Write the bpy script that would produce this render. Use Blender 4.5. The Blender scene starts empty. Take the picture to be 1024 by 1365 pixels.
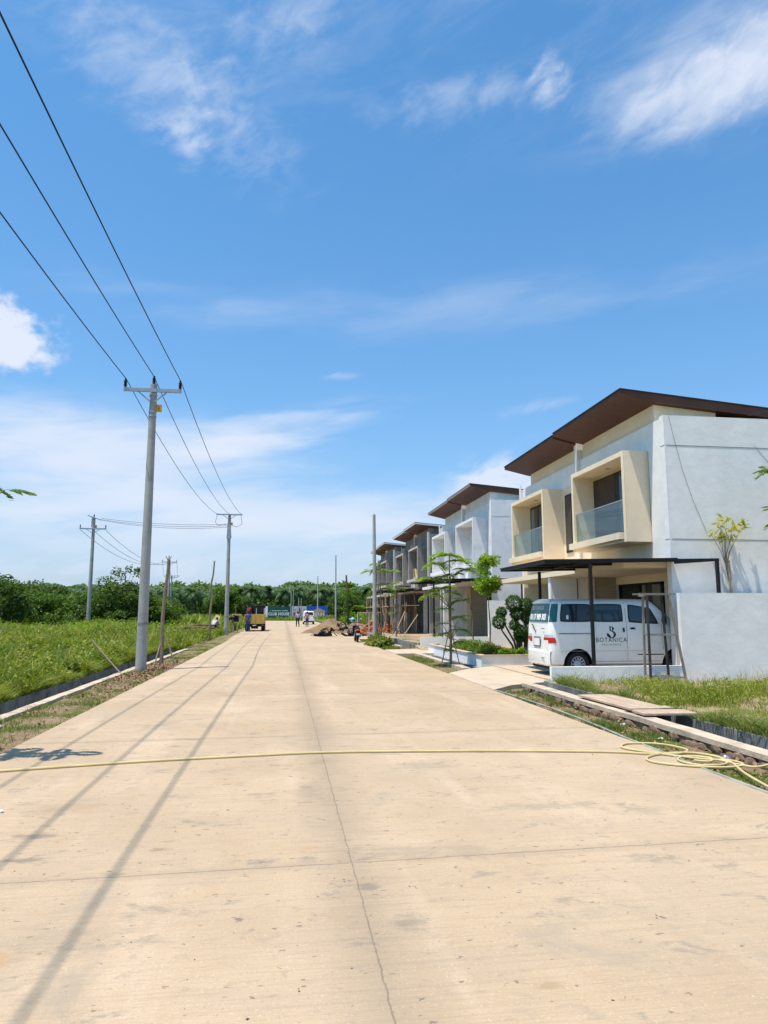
import bpy, bmesh, math, random
import numpy as np
from mathutils import Vector, Matrix
random.seed(7); rng = np.random.default_rng(11)
scene = bpy.context.scene
COL = scene.collection
PI = math.pi

# ------------------------------------------------------------------ materials
def newmat(name):
    m = bpy.data.materials.new(name); m.use_nodes = True
    nt = m.node_tree; nt.nodes.clear()
    out = nt.nodes.new('ShaderNodeOutputMaterial')
    return m, nt, out
def N(nt, typ, **kw):
    n = nt.nodes.new(typ)
    for k, v in kw.items():
        if k.startswith('i_'): n.inputs[k[2:].replace('_', ' ')].default_value = v
        else: setattr(n, k, v)
    return n
def rgba(c): return (c[0], c[1], c[2], 1)
def noise(nt, coord, scale, detail=4, rough=.55, stretch=None, dist=0):
    n = N(nt, 'ShaderNodeTexNoise'); n.inputs['Scale'].default_value = scale
    n.inputs['Detail'].default_value = detail; n.inputs['Roughness'].default_value = rough
    n.inputs['Distortion'].default_value = dist
    if stretch:
        mp = N(nt, 'ShaderNodeMapping'); mp.inputs['Scale'].default_value = stretch
        nt.links.new(coord, mp.inputs['Vector']); coord = mp.outputs[0]
    nt.links.new(coord, n.inputs['Vector'])
    return n.outputs['Fac']
def ramp(nt, fac, stops):
    r = N(nt, 'ShaderNodeValToRGB'); e = r.color_ramp.elements
    while len(e) < len(stops): e.new(.5)
    for i, (p, c) in enumerate(stops):
        e[i].position = p; e[i].color = rgba(c) if len(c) == 3 else c
    nt.links.new(fac, r.inputs[0]); return r.outputs[0]
def mix(nt, fac, a, b, typ='MIX'):
    m = N(nt, 'ShaderNodeMix', data_type='RGBA', blend_type=typ)
    for s, v in ((0, fac), (6, a), (7, b)):
        if hasattr(v, 'is_linked') or isinstance(v, bpy.types.NodeSocket): nt.links.new(v, m.inputs[s])
        elif s == 0: m.inputs[0].default_value = v
        else: m.inputs[s].default_value = rgba(v)
    return m.outputs[2]
def math_(nt, op, a, b=None, c=None, clamp=False):
    m = N(nt, 'ShaderNodeMath', operation=op, use_clamp=clamp)
    for i, v in enumerate((a, b, c)):
        if v is None: continue
        if isinstance(v, bpy.types.NodeSocket): nt.links.new(v, m.inputs[i])
        else: m.inputs[i].default_value = v
    return m.outputs[0]
def sstep(nt, f, lo, hi):
    n = N(nt, 'ShaderNodeMapRange'); n.interpolation_type = 'SMOOTHSTEP'; n.inputs[1].default_value = lo; n.inputs[2].default_value = hi; nt.links.new(f, n.inputs[0]); return n.outputs[0]
def bump(nt, h, strength=.3, dist=.02):
    b = N(nt, 'ShaderNodeBump'); b.inputs['Strength'].default_value = strength; b.inputs['Distance'].default_value = dist
    nt.links.new(h, b.inputs['Height']); return b.outputs[0]

def simple(name, col, rough=.7, metal=0, vary=.12, scale=3., bmp=0., bscale=40., spec=.3, stretch=None, coat=0, dirt=None, dirt_scale=1.2):
    """plain painted / cast material with a mottled tone and a fine bump"""
    m, nt, out = newmat(name)
    p = N(nt, 'ShaderNodeBsdfPrincipled'); p.inputs['Roughness'].default_value = rough; p.inputs['Metallic'].default_value = metal
    p.inputs['Specular IOR Level'].default_value = spec; p.inputs['Coat Weight'].default_value = coat
    tc = N(nt, 'ShaderNodeTexCoord').outputs['Object']
    a = tuple(max(0, c*(1-vary)) for c in col); b = tuple(min(1, c*(1+vary)) for c in col)
    f = noise(nt, tc, scale, 6, .6, stretch)
    c = ramp(nt, f, [(.3, a), (.7, b)])
    if dirt:
        f2 = noise(nt, tc, dirt_scale, 7, .68)
        c = mix(nt, ramp(nt, f2, [(.48, (0, 0, 0)), (.72, (1, 1, 1))]), c, dirt)
    nt.links.new(c, p.inputs['Base Color'])
    if bmp:
        nt.links.new(bump(nt, noise(nt, tc, bscale, 4, .6, stretch), bmp, .02), p.inputs['Normal'])
    nt.links.new(p.outputs[0], out.inputs[0]); return m

def leafmat(name, stops, trans=.35, rough=.55):
    m, nt, out = newmat(name)
    geo = N(nt, 'ShaderNodeNewGeometry')
    tc = N(nt, 'ShaderNodeTexCoord').outputs['Object']
    f = noise(nt, tc, .9, 5, .7)
    r = geo.outputs['Random Per Island']
    fac = math_(nt, 'ADD', math_(nt, 'MULTIPLY', r, .6), math_(nt, 'MULTIPLY', math_(nt, 'SUBTRACT', f, .34), 1.3), clamp=True)
    c = ramp(nt, fac, stops)
    p = N(nt, 'ShaderNodeBsdfPrincipled'); p.inputs['Roughness'].default_value = rough; p.inputs['Specular IOR Level'].default_value = .35
    nt.links.new(c, p.inputs['Base Color'])
    t = N(nt, 'ShaderNodeBsdfTranslucent')
    c2 = mix(nt, .55, c, (.30, .42, .02), 'MIX'); nt.links.new(c2, t.inputs['Color'])
    ms = N(nt, 'ShaderNodeMixShader'); ms.inputs[0].default_value = trans
    nt.links.new(p.outputs[0], ms.inputs[1]); nt.links.new(t.outputs[0], ms.inputs[2]); nt.links.new(ms.outputs[0], out.inputs[0])
    return m

def glassmat(name, col=(.02, .03, .035), rough=.03, alpha=None):
    m, nt, out = newmat(name)
    p = N(nt, 'ShaderNodeBsdfPrincipled'); p.inputs['Base Color'].default_value = rgba(col); p.inputs['Roughness'].default_value = rough
    p.inputs['Specular IOR Level'].default_value = .6
    if alpha is not None:
        g = N(nt, 'ShaderNodeBsdfTransparent'); g.inputs[0].default_value = rgba((.82, .90, .89))
        gl = N(nt, 'ShaderNodeBsdfGlossy'); gl.inputs['Roughness'].default_value = .02
        fr = N(nt, 'ShaderNodeFresnel'); fr.inputs[0].default_value = 1.5
        ms = N(nt, 'ShaderNodeMixShader'); nt.links.new(math_(nt, 'MULTIPLY', fr.outputs[0], .36), ms.inputs[0])
        nt.links.new(g.outputs[0], ms.inputs[1]); nt.links.new(gl.outputs[0], ms.inputs[2])
        nt.links.new(ms.outputs[0], out.inputs[0]); return m
    nt.links.new(p.outputs[0], out.inputs[0]); return m

M = {}
M['white'] = simple('painted_white_wall', (.87, .85, .82), .85, vary=.06, scale=2.2, bmp=.30, bscale=5, dirt=(.80, .785, .76), dirt_scale=.8)
M['white2'] = simple('white_wall_second', (.83, .81, .80), .85, vary=.06, scale=1.1, bmp=.2, bscale=9, dirt=(.62, .62, .63))
M['cream'] = simple('cream_paint', (.90, .735, .53), .85, vary=.06, scale=1.5, bmp=.15, bscale=12, dirt=(.83, .67, .48))
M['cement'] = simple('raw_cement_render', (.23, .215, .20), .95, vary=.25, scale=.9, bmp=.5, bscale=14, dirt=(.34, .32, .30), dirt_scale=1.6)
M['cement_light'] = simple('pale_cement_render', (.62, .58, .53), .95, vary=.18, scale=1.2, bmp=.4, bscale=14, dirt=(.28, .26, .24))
M['roof'] = simple('brown_roof_cladding', (.105, .044, .029), .6, vary=.2, scale=2, stretch=(1, 6, 1))
M['rooftop'] = simple('dark_roof_sheet', (.03, .026, .024), .5, vary=.2)
M['fascia_white'] = simple('white_fascia', (.6, .58, .55), .7)
M['fascia_grey'] = simple('grey_brown_fascia', (.28, .22, .19), .7)
M['black'] = simple('black_painted_steel', (.012, .012, .013), .5, vary=.3)
M['rubber'] = simple('rubber', (.018, .018, .018), .85, vary=.2)
M['steel'] = simple('galvanised_steel', (.42, .43, .45), .45, .6, vary=.15, scale=6)
M['concrete_pole'] = simple('pole_concrete', (.40, .385, .36), .85, vary=.14, scale=1.6, bmp=.2, bscale=30, dirt=(.25, .245, .235), dirt_scale=2.2, stretch=(3, 3, .6))
M['kerb'] = simple('kerb_concrete', (.54, .43, .32), .9, vary=.2, scale=3, bmp=.5, bscale=25, dirt=(.28, .22, .17), dirt_scale=2.5)
M['drain'] = simple('drain_wall_concrete', (.27, .255, .23), .95, vary=.4, scale=3, bmp=.5, bscale=20, dirt=(.05, .045, .04), dirt_scale=3.0, stretch=(2, 2, .4))
M['drive'] = simple('driveway_concrete', (.52, .41, .30), .9, vary=.08, scale=2, bmp=.2, bscale=60, dirt=(.40, .32, .23))
M['block'] = simple('grey_blocks', (.30, .28, .25), .95, vary=.3, scale=5, bmp=.6, bscale=18, dirt=(.42, .36, .28))
M['wood'] = simple('weathered_board', (.46, .34, .245), .9, vary=.25, scale=2.5, stretch=(8, 1, 8), bmp=.3, bscale=20)
M['woodY'] = simple('yellow_board', (.62, .45, .20), .85, vary=.15)
M['bamboo'] = simple('bamboo', (.30, .21, .14), .8, vary=.35, scale=4)
M['bark'] = simple('bark', (.15, .11, .075), .95, vary=.35, scale=12, bmp=.6, bscale=50)
M['barklight'] = simple('pale_bark', (.27, .20, .14), .95, vary=.3, scale=12, bmp=.5, bscale=50)
M['darkwood'] = simple('dark_stained_pole', (.05, .04, .033), .9, vary=.3)
M['log'] = simple('log_bark', (.17, .11, .07), .95, vary=.4, scale=5)
M['sand'] = simple('brown_sand', (.25, .160, .095), 1, vary=.18, scale=4, bmp=.8, bscale=22, dirt=(.17, .11, .07), dirt_scale=2)
M['sandflat'] = simple('sandy_spill', (.46, .35, .23), 1, vary=.14, scale=3, bmp=.5, bscale=30)
M['brick'] = simple('orange_bricks', (.45, .17, .08), .95, vary=.35, scale=9, bmp=.7, bscale=15)
M['pane'] = glassmat('dark_window_pane', (.018, .026, .03), .06)
M['paneblue'] = glassmat('tinted_pane', (.03, .06, .075), .08)
M['curtain'] = simple('pale_curtain', (.22, .22, .19), .9, vary=.3, scale=6, stretch=(1, 9, .3))
M['browncurtain'] = simple('brown_blind', (.085, .05, .035), .8, vary=.15)
M['balglass'] = glassmat('balustrade_glass', alpha=1)
M['vanwhite'] = simple('white_car_paint', (.88, .86, .81), .25, vary=.02, spec=.5, coat=.6, dirt=(.74, .72, .68), dirt_scale=1.5)
M['teal'] = simple('teal_sticker', (.025, .13, .14), .35, vary=.25, scale=4)
M['darkgreen'] = simple('dark_green_vinyl', (.018, .10, .085), .5, vary=.2, scale=.6)
M['letterdark'] = simple('dark_lettering', (.02, .035, .03), .5)
M['letterwhite'] = simple('white_lettering', (.8, .8, .8), .5, vary=.02)
M['redlamp'] = simple('red_tail_lamp', (.50, .015, .02), .15, vary=.1, spec=.6, coat=.5)
M['clearlamp'] = simple('clear_lamp', (.55, .55, .56), .15, vary=.1, spec=.6)
M['wheelrim'] = simple('steel_wheel', (.45, .46, .48), .4, .5)
M['truckyellow'] = simple('truck_yellow', (.55, .36, .08), .55, vary=.15, dirt=(.35, .25, .12))
M['stone'] = simple('stone_cladding', (.50, .42, .31), .9, vary=.22, scale=3, stretch=(.6, .6, 14), bmp=.9, bscale=5)
M['rubble'] = simple('rubble_stone', (.23, .155, .105), 1, vary=.45, scale=8, bmp=.9, bscale=16, dirt=(.10, .075, .05), dirt_scale=6)
M['insul'] = simple('insulator', (.02, .012, .012), .3)
M['tagyellow'] = simple('yellow_tag', (.75, .36, .02), .6)
M['hose'] = simple('pale_yellow_hose', (.60, .48, .23), .5, vary=.15)
M['hosegreen'] = simple('green_hose', (.27, .30, .24), .7, vary=.3)
M['leaflitter'] = simple('dead_leaves', (.30, .17, .11), .95, vary=.4, scale=8)
M['paper'] = simple('white_litter', (.75, .76, .76), .8)
M['red'] = simple('red_cloth', (.16, .03, .04), .9)
M['blue_panel'] = simple('blue_printed_panel', (.03, .09, .45), .5, vary=.2, scale=.4)
M['pink_panel'] = simple('pale_printed_panel', (.58, .55, .60), .5, vary=.25, scale=.8)
M['tan'] = simple('tan_print', (.50, .33, .22), .6)
M['magenta'] = simple('magenta_print', (.45, .06, .16), .6)
M['skin'] = simple('skin', (.28, .15, .09), .6, vary=.05)
M['hair'] = simple('hair', (.01, .008, .007), .6)
M['denim'] = simple('denim', (.03, .06, .12), .9)
M['darkcloth'] = simple('dark_cloth', (.015, .015, .02), .9)
M['shirtpale'] = simple('pale_shirt', (.45, .47, .55), .9)
M['shirtblue'] = simple('blue_shirt', (.04, .08, .25), .9)
M['shirtpink'] = simple('pink_shirt', (.42, .16, .17), .9)
M['shirtlilac'] = simple('lilac_shirt', (.42, .40, .58), .9)
M['teahelmet'] = simple('light_blue_helmet', (.12, .42, .55), .25, spec=.6)

M['grass'] = leafmat('field_grass', [(.0, (.05, .085, .010)), (.3, (.14, .185, .014)), (.65, (.27, .30, .025)), (1, (.46, .41, .09))], .36)
M['grassdry'] = leafmat('verge_grass', [(.0, (.06, .11, .02)), (.5, (.16, .21, .035)), (.85, (.28, .25, .08)), (1, (.36, .27, .13))], .3)
M['drystalk'] = leafmat('dry_stalks', [(.0, (.22, .20, .06)), (.5, (.38, .31, .12)), (1, (.50, .40, .20))], .2)
M['lawn'] = leafmat('lawn_grass', [(.0, (.05, .13, .015)), (.6, (.12, .23, .025)), (1, (.20, .27, .05))], .3)
M['leaf'] = leafmat('bush_leaf', [(.0, (.022, .060, .010)), (.5, (.065, .145, .016)), (1, (.15, .25, .03))], .32)
M['leafdark'] = leafmat('dark_leaf', [(.0, (.014, .042, .010)), (.5, (.04, .095, .015)), (1, (.09, .17, .025))], .25)
M['palmleaf'] = leafmat('palm_leaf', [(.0, (.022, .06, .022)), (.5, (.06, .125, .045)), (1, (.15, .22, .08))], .25)
M['leafbright'] = leafmat('bright_leaf', [(.0, (.09, .20, .014)), (.5, (.20, .36, .022)), (1, (.36, .50, .05))], .5)
M['leafyellow'] = leafmat('yellow_leaf', [(.0, (.20, .27, .02)), (.5, (.50, .46, .03)), (1, (.62, .48, .06))], .4)
M['pomleaf'] = leafmat('clipped_leaf', [(.0, (.012, .045, .010)), (.5, (.03, .10, .014)), (1, (.07, .17, .02))], .2)
M['hedgeleaf'] = leafmat('hedge_leaf', [(.0, (.05, .13, .012)), (.5, (.13, .22, .02)), (.8, (.28, .26, .04)), (1, (.35, .16, .06))], .3)

def ground_mat(name, soil, soil2, green, gthresh, gscale):
    m, nt, out = newmat(name)
    tc = N(nt, 'ShaderNodeTexCoord').outputs['Object']
    c = ramp(nt, noise(nt, tc, 2.2, 8, .65), [(.3, soil), (.7, soil2)])
    g = ramp(nt, noise(nt, tc, 9, 6, .7), [(.3, tuple(x*.6 for x in green)), (.7, green)])
    k = ramp(nt, noise(nt, tc, gscale, 7, .65), [(gthresh-.05, (0, 0, 0)), (gthresh+.06, (1, 1, 1))])
    c = mix(nt, k, c, g)
    p = N(nt, 'ShaderNodeBsdfPrincipled'); p.inputs['Roughness'].default_value = 1; p.inputs['Specular IOR Level'].default_value = .1
    nt.links.new(c, p.inputs['Base Color'])
    nt.links.new(bump(nt, noise(nt, tc, 28, 6, .7), .8, .04), p.inputs['Normal'])
    nt.links.new(p.outputs[0], out.inputs[0]); return m
M['g_field'] = ground_mat('field_soil', (.15, .12, .07), (.25, .17, .10), (.13, .19, .03), .40, .5)
M['g_verge'] = ground_mat('verge_soil', (.20, .135, .08), (.34, .24, .15), (.14, .17, .04), .52, 1.4)
M['g_lot'] = ground_mat('lot_soil', (.36, .24, .15), (.46, .34, .23), (.16, .20, .04), .55, .9)

GS = (.17, .145, .115); RS = (.42, .22, .09)
STAINS = [(-1.28, 3.72, .16, .14, .65, RS), (.66, 3.86, .16, .13, .6, GS), (.52, 4.35, .10, .10, .65, GS), (-1.72, 5.62, .30, .10, .75, GS), (-1.62, 5.10, .22, .08, .75, GS), (-1.75, 6.35, .45, .25, .35, (.30, .20, .12)),
          (.55, 4.82, .12, .09, .6, GS), (1.0, 4.95, .8, .22, .3, GS), (1.5, 7.6, .5, .35, .35, GS), (2.9, 5.65, .35, .22, .35, GS), (1.15, 3.15, .09, .07, .6, (.3, .2, .1)), (-.8, 5.2, .1, .05, .6, (.2, .13, .07)), (.25, 6.6, .22, .7, .3, GS), (-1.0, 3.9, .5, .3, .25, GS), (2.2, 5.9, .8, .18, .35, GS)]
def road_mat():
    m, nt, out = newmat('broomed_road_concrete')
    tc = N(nt, 'ShaderNodeTexCoord').outputs['Object']
    big = noise(nt, tc, .55, 7, .62)
    c = ramp(nt, big, [(.30, (.385, .273, .168)), (.5, (.448, .326, .207)), (.70, (.51, .378, .250))])
    def lay(f, lo, hi, amt, colr):
        return mix(nt, math_(nt, 'MULTIPLY', sstep(nt, f, lo, hi), amt), c, colr)
    dust = noise(nt, tc, 1, 6, .6, (1.5, .2, 1));   c = lay(dust, .50, .68, .5, (.57, .43, .30))
    patch = noise(nt, tc, 1, 7, .65, (.55, .8, 1), .5); c = lay(patch, .48, .64, .55, (.40, .30, .205))
    br = noise(nt, tc, 1, 4, .6, (.8, 38, 1));      c = lay(br, .50, .64, .50, (.36, .265, .175))
    br2 = noise(nt, tc, 1, 3, .7, (4.5, 120, 1));   c = lay(br2, .52, .66, .50, (.33, .245, .165))
    gr = noise(nt, tc, 75, 3, .7);                  c = lay(gr, .56, .70, .55, (.29, .215, .145))
    gr2 = noise(nt, tc, 60, 3, .7, (1, 1, 1.7));    c = lay(gr2, .58, .70, .45, (.68, .55, .40))
    st = noise(nt, tc, 1, 9, .72, (2.0, 3.2, 1), .4); c = lay(st, .575, .65, .68, (.235, .195, .15))
    st2 = noise(nt, tc, 1, 8, .70, (.8, .9, 1), .9);  c = lay(st2, .55, .69, .55, (.29, .24, .18))
    mot = noise(nt, tc, 7, 6, .7, (1, 1.6, 1));     c = lay(mot, .56, .65, .46, (.31, .24, .17))
    rust = noise(nt, tc, 1.1, 7, .65, (1, 1.4, 1.3), .2); c = lay(rust, .62, .72, .5, (.45, .25, .11))
    spk = noise(nt, tc, 13, 4, .6, (1, 1.5, 1));    c = lay(spk, .665, .69, .8, (.15, .11, .08))
    # single stains where traffic and water left them
    rag = noise(nt, tc, 6, 8, .75); rag2 = noise(nt, tc, 1, 6, .7, (5, 16, 1))
    for X, Y, RX, RY, A, C_ in STAINS:
        mp = N(nt, 'ShaderNodeMapping'); mp.vector_type = 'TEXTURE'; mp.inputs['Location'].default_value = (X, Y, .03); mp.inputs['Scale'].default_value = (RX, RY, 1)
        nt.links.new(tc, mp.inputs[0]); ln = N(nt, 'ShaderNodeVectorMath', operation='LENGTH'); nt.links.new(mp.outputs[0], ln.inputs[0])
        f = math_(nt, 'ADD', math_(nt, 'SUBTRACT', 1, ln.outputs['Value']), math_(nt, 'MULTIPLY', math_(nt, 'SUBTRACT', math_(nt, 'ADD', math_(nt, 'MULTIPLY', rag, .5), math_(nt, 'MULTIPLY', rag2, .5)), .5), 4.0))
        c = lay(f, .1, .9, A, C_)
    # joints : every 4.8 m across, one along x=.46
    sx = N(nt, 'ShaderNodeSeparateXYZ'); nt.links.new(tc, sx.inputs[0])
    wob = math_(nt, 'MULTIPLY', math_(nt, 'SUBTRACT', noise(nt, tc, 4, 6, .75), .5), .045)
    yy = math_(nt, 'ADD', math_(nt, 'SUBTRACT', sx.outputs[1], .02), wob)
    yy = math_(nt, 'SUBTRACT', yy, math_(nt, 'MULTIPLY', math_(nt, 'SUBTRACT', sx.outputs[0], 1.5), .035))
    fr = math_(nt, 'SUBTRACT', math_(nt, 'FRACT', math_(nt, 'DIVIDE', yy, 4.79)), .5)
    d1 = math_(nt, 'SUBTRACT', 2.395, math_(nt, 'MULTIPLY', math_(nt, 'ABSOLUTE', fr), 4.79))
    d2 = math_(nt, 'ABSOLUTE', math_(nt, 'ADD', math_(nt, 'SUBTRACT', sx.outputs[0], .46), wob))
    j1 = math_(nt, 'MULTIPLY', math_(nt, 'LESS_THAN', d1, .0065), .7)
    j2 = math_(nt, 'MULTIPLY', math_(nt, 'LESS_THAN', d2, .0045), .7)
    s1 = math_(nt, 'MULTIPLY', math_(nt, 'SUBTRACT', 1, math_(nt, 'DIVIDE', d1, .12), clamp=True), .16)
    s2 = math_(nt, 'MULTIPLY', math_(nt, 'SUBTRACT', 1, math_(nt, 'DIVIDE', d2, .34), clamp=True), .30)
    j = math_(nt, 'MAXIMUM', math_(nt, 'MAXIMUM', j1, j2), math_(nt, 'MAXIMUM', s1, s2))
    jn = math_(nt, 'MULTIPLY', j, math_(nt, 'ADD', .55, noise(nt, tc, 3, 4, .7)), clamp=True)
    c = mix(nt, jn, c, (.13, .10, .075))
    sl_ = N(nt, 'ShaderNodeCombineXYZ'); nt.links.new(math_(nt, 'FLOOR', math_(nt, 'DIVIDE', yy, 4.79)), sl_.inputs[1]); nt.links.new(math_(nt, 'GREATER_THAN', sx.outputs[0], .46), sl_.inputs[0])
    wn = N(nt, 'ShaderNodeTexWhiteNoise'); nt.links.new(sl_.outputs[0], wn.inputs['Vector'])
    c = mix(nt, math_(nt, 'MULTIPLY', wn.outputs['Value'], .13), c, (.60, .48, .36))
    p = N(nt, 'ShaderNodeBsdfPrincipled'); p.inputs['Roughness'].default_value = .9; p.inputs['Specular IOR Level'].default_value = .25
    nt.links.new(c, p.inputs['Base Color'])
    h = math_(nt, 'ADD', math_(nt, 'MULTIPLY', br, .6), math_(nt, 'MULTIPLY', gr, .5))
    h = math_(nt, 'SUBTRACT', h, math_(nt, 'MULTIPLY', j, .8))
    nt.links.new(bump(nt, h, .35, .012), p.inputs['Normal'])
    nt.links.new(p.outputs[0], out.inputs[0]); return m
M['road'] = road_mat()

# ------------------------------------------------------------------ mesh helpers
class MB:
    def __init__(s): s.v = []; s.f = []; s.mi = []; s.cur = 0
    def add(s, vs, fs):
        o = len(s.v); s.v += [tuple(p) for p in vs]
        for f in fs: s.f.append([i+o for i in f]); s.mi.append(s.cur)
        return s
    def box(s, x0, y0, z0, x1, y1, z1):
        return s.add([(x0, y0, z0), (x1, y0, z0), (x1, y1, z0), (x0, y1, z0), (x0, y0, z1), (x1, y0, z1), (x1, y1, z1), (x0, y1, z1)],
                     [(3, 2, 1, 0), (4, 5, 6, 7), (0, 1, 5, 4), (1, 2, 6, 5), (2, 3, 7, 6), (3, 0, 4, 7)])
    def bar(s, a, b, w, h=None):
        """square bar from a to b"""
        h = h or w; a = Vector(a); b = Vector(b); d = (b-a).normalized()
        up = Vector((0, 0, 1)) if abs(d.z) < .95 else Vector((1, 0, 0))
        r = d.cross(up).normalized()*w/2; u = r.cross(d).normalized()*h/2
        vs = [a-r-u, a+r-u, a+r+u, a-r+u, b-r-u, b+r-u, b+r+u, b-r+u]
        return s.add(vs, [(3, 2, 1, 0), (4, 5, 6, 7), (0, 1, 5, 4), (1, 2, 6, 5), (2, 3, 7, 6), (3, 0, 4, 7)])
    def prism(s, poly, axis, a, b):
        n = len(poly)
        def P(p, t): return {'x': (t, p[0], p[1]), 'y': (p[0], t, p[1]), 'z': (p[0], p[1], t)}[axis]
        vs = [P(p, a) for p in poly]+[P(p, b) for p in poly]
        fs = [list(range(n))[::-1], list(range(n, 2*n))]+[(i, (i+1) % n, n+(i+1) % n, n+i) for i in range(n)]
        return s.add(vs, fs)
    def tube(s, pts, rs, n=10, cap=True):
        pts = [Vector(p) for p in pts]
        if not hasattr(rs, '__len__'): rs = [rs]*len(pts)
        o = len(s.v); prev = None; vs = []; fs = []
        for i, p in enumerate(pts):
            d = (pts[min(i+1, len(pts)-1)]-pts[max(i-1, 0)]).normalized()
            if prev is None:
                up = Vector((0, 0, 1)) if abs(d.z) < .9 else Vector((1, 0, 0)); r = d.cross(up).normalized()
            else: r = (prev-d*prev.dot(d)).normalized()
            prev = r; u = d.cross(r)
            for k in range(n):
                a = 2*PI*k/n; vs.append(p+(r*math.cos(a)+u*math.sin(a))*rs[i])
        for i in range(len(pts)-1):
            for k in range(n):
                fs.append((i*n+k, i*n+(k+1) % n, (i+1)*n+(k+1) % n, (i+1)*n+k))
        if cap: fs += [list(range(n))[::-1], [len(vs)-n+k for k in range(n)]]
        return s.add(vs, fs)
    def ball(s, c, r, nu=14, nv=9, sc=(1, 1, 1)):
        vs = []; fs = []
        for j in range(1, nv):
            t = PI*j/nv
            for i in range(nu):
                a = 2*PI*i/nu
                vs.append((c[0]+r*sc[0]*math.sin(t)*math.cos(a), c[1]+r*sc[1]*math.sin(t)*math.sin(a), c[2]+r*sc[2]*math.cos(t)))
        for j in range(nv-2):
            for i in range(nu): fs.append((j*nu+i, (j+1)*nu+i, (j+1)*nu+(i+1) % nu, j*nu+(i+1) % nu))
        vs += [(c[0], c[1], c[2]+r*sc[2]), (c[0], c[1], c[2]-r*sc[2])]; t = len(vs)-2
        for i in range(nu):
            fs.append((t, i, (i+1) % nu)); fs.append((t+1, (nv-2)*nu+(i+1) % nu, (nv-2)*nu+i))
        return s.add(vs, fs)
    def lathe(s, c, prof, axis='z', n=20, cap=True):
        """prof = [(r, t)] revolved about axis through c"""
        vs = []; fs = []
        for r, t in prof:
            for k in range(n):
                a = 2*PI*k/n; p, q = r*math.cos(a), r*math.sin(a)
                o = {'z': (p, q, t), 'y': (p, t, q), 'x': (t, p, q)}[axis]
                vs.append((c[0]+o[0], c[1]+o[1], c[2]+o[2]))
        for i in range(len(prof)-1):
            for k in range(n): fs.append((i*n+k, i*n+(k+1) % n, (i+1)*n+(k+1) % n, (i+1)*n+k))
        if cap: fs += [list(range(n))[::-1], [(len(prof)-1)*n+k for k in range(n)]]
        return s.add(vs, fs)
    def build(s, name, mat, parent=None, org=None, smooth=False, bevel=0):
        me = bpy.data.meshes.new(name)
        o = org or (parent.location if parent is not None else None)
        if isinstance(parent, bpy.types.Object) and org is None:
            q = parent; acc = Vector((0, 0, 0))
            while q is not None: acc += Vector(q.location); q = q.parent
            o = acc
        vs = s.v if o is None else [(p[0]-o[0], p[1]-o[1], p[2]-o[2]) for p in s.v]
        me.from_pydata(vs, [], s.f)
        mats = mat if isinstance(mat, (list, tuple)) else [mat]
        for m_ in mats: me.materials.append(M[m_] if isinstance(m_, str) else m_)
        if len(mats) > 1: me.polygons.foreach_set('material_index', s.mi)
        bm = bmesh.new(); bm.from_mesh(me); bmesh.ops.recalc_face_normals(bm, faces=bm.faces); bm.to_mesh(me); bm.free()
        if smooth:
            me.polygons.foreach_set('use_smooth', [True]*len(me.polygons))
            try: me.set_sharp_from_angle(angle=math.radians(40))
            except Exception: pass
        ob = bpy.data.objects.new(name, me); COL.objects.link(ob)
        if parent is not None: ob.parent = parent
        if bevel:
            b = ob.modifiers.new('bevel', 'BEVEL'); b.width = bevel; b.segments = 2; b.limit_method = 'ANGLE'
        return ob

def tag(o, label=None, cat=None, group=None, kind=None):
    if label: o['label'] = label
    if cat: o['category'] = cat
    if group: o['group'] = group
    if kind: o['kind'] = kind
    return o
def empty(name, loc, label, cat, group=None, rz=0):
    o = bpy.data.objects.new(name, None); COL.objects.link(o); o.location = loc; o.rotation_euler = (0, 0, rz)
    o.empty_display_size = .2
    return tag(o, label, cat, group)
LOC = (0, 0, 0)   # org for meshes already in local coordinates
def copy_tree(o, parent=None):
    c = o.copy(); COL.objects.link(c)
    if parent is not None: c.parent = parent
    for ch in list(o.children): copy_tree(ch, c)
    return c
def np_obj(name, V, F, mat, parent=None):
    me = bpy.data.meshes.new(name)
    V = np.asarray(V, np.float32); F = np.asarray(F, np.int32); k = F.shape[1]
    me.vertices.add(len(V)); me.vertices.foreach_set('co', V.ravel())
    me.loops.add(F.size); me.loops.foreach_set('vertex_index', F.ravel())
    me.polygons.add(len(F)); me.polygons.foreach_set('loop_start', np.arange(0, F.size, k, dtype=np.int32))
    me.update(calc_edges=True); me.materials.append(M[mat])
    ob = bpy.data.objects.new(name, me); COL.objects.link(ob)
    if parent is not None: ob.parent = parent
    return ob
_G = np.random.default_rng(5).uniform(0, 1, (256, 256))
def sn(x, y, s=1., k=0):   # two octaves of value noise, 0..1
    def oc(u, v):
        i = np.floor(u).astype(int); j = np.floor(v).astype(int); a = u-i; b = v-j; a = a*a*(3-2*a); b = b*b*(3-2*b)
        g = lambda p, q: _G[p % 256, q % 256]
        return g(i, j)*(1-a)*(1-b)+g(i+1, j)*a*(1-b)+g(i, j+1)*(1-a)*b+g(i+1, j+1)*a*b
    c, d = math.cos(k+.6), math.sin(k+.6); u = (x*c-y*d)*s*.8+k*17.3; v = (x*d+y*c)*s*.8+k*9.1
    return np.clip((oc(u, v)*.62+oc(u*2.3+5, v*2.3+9)*.38-.5)*1.5+.5, 0, 1)

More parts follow.
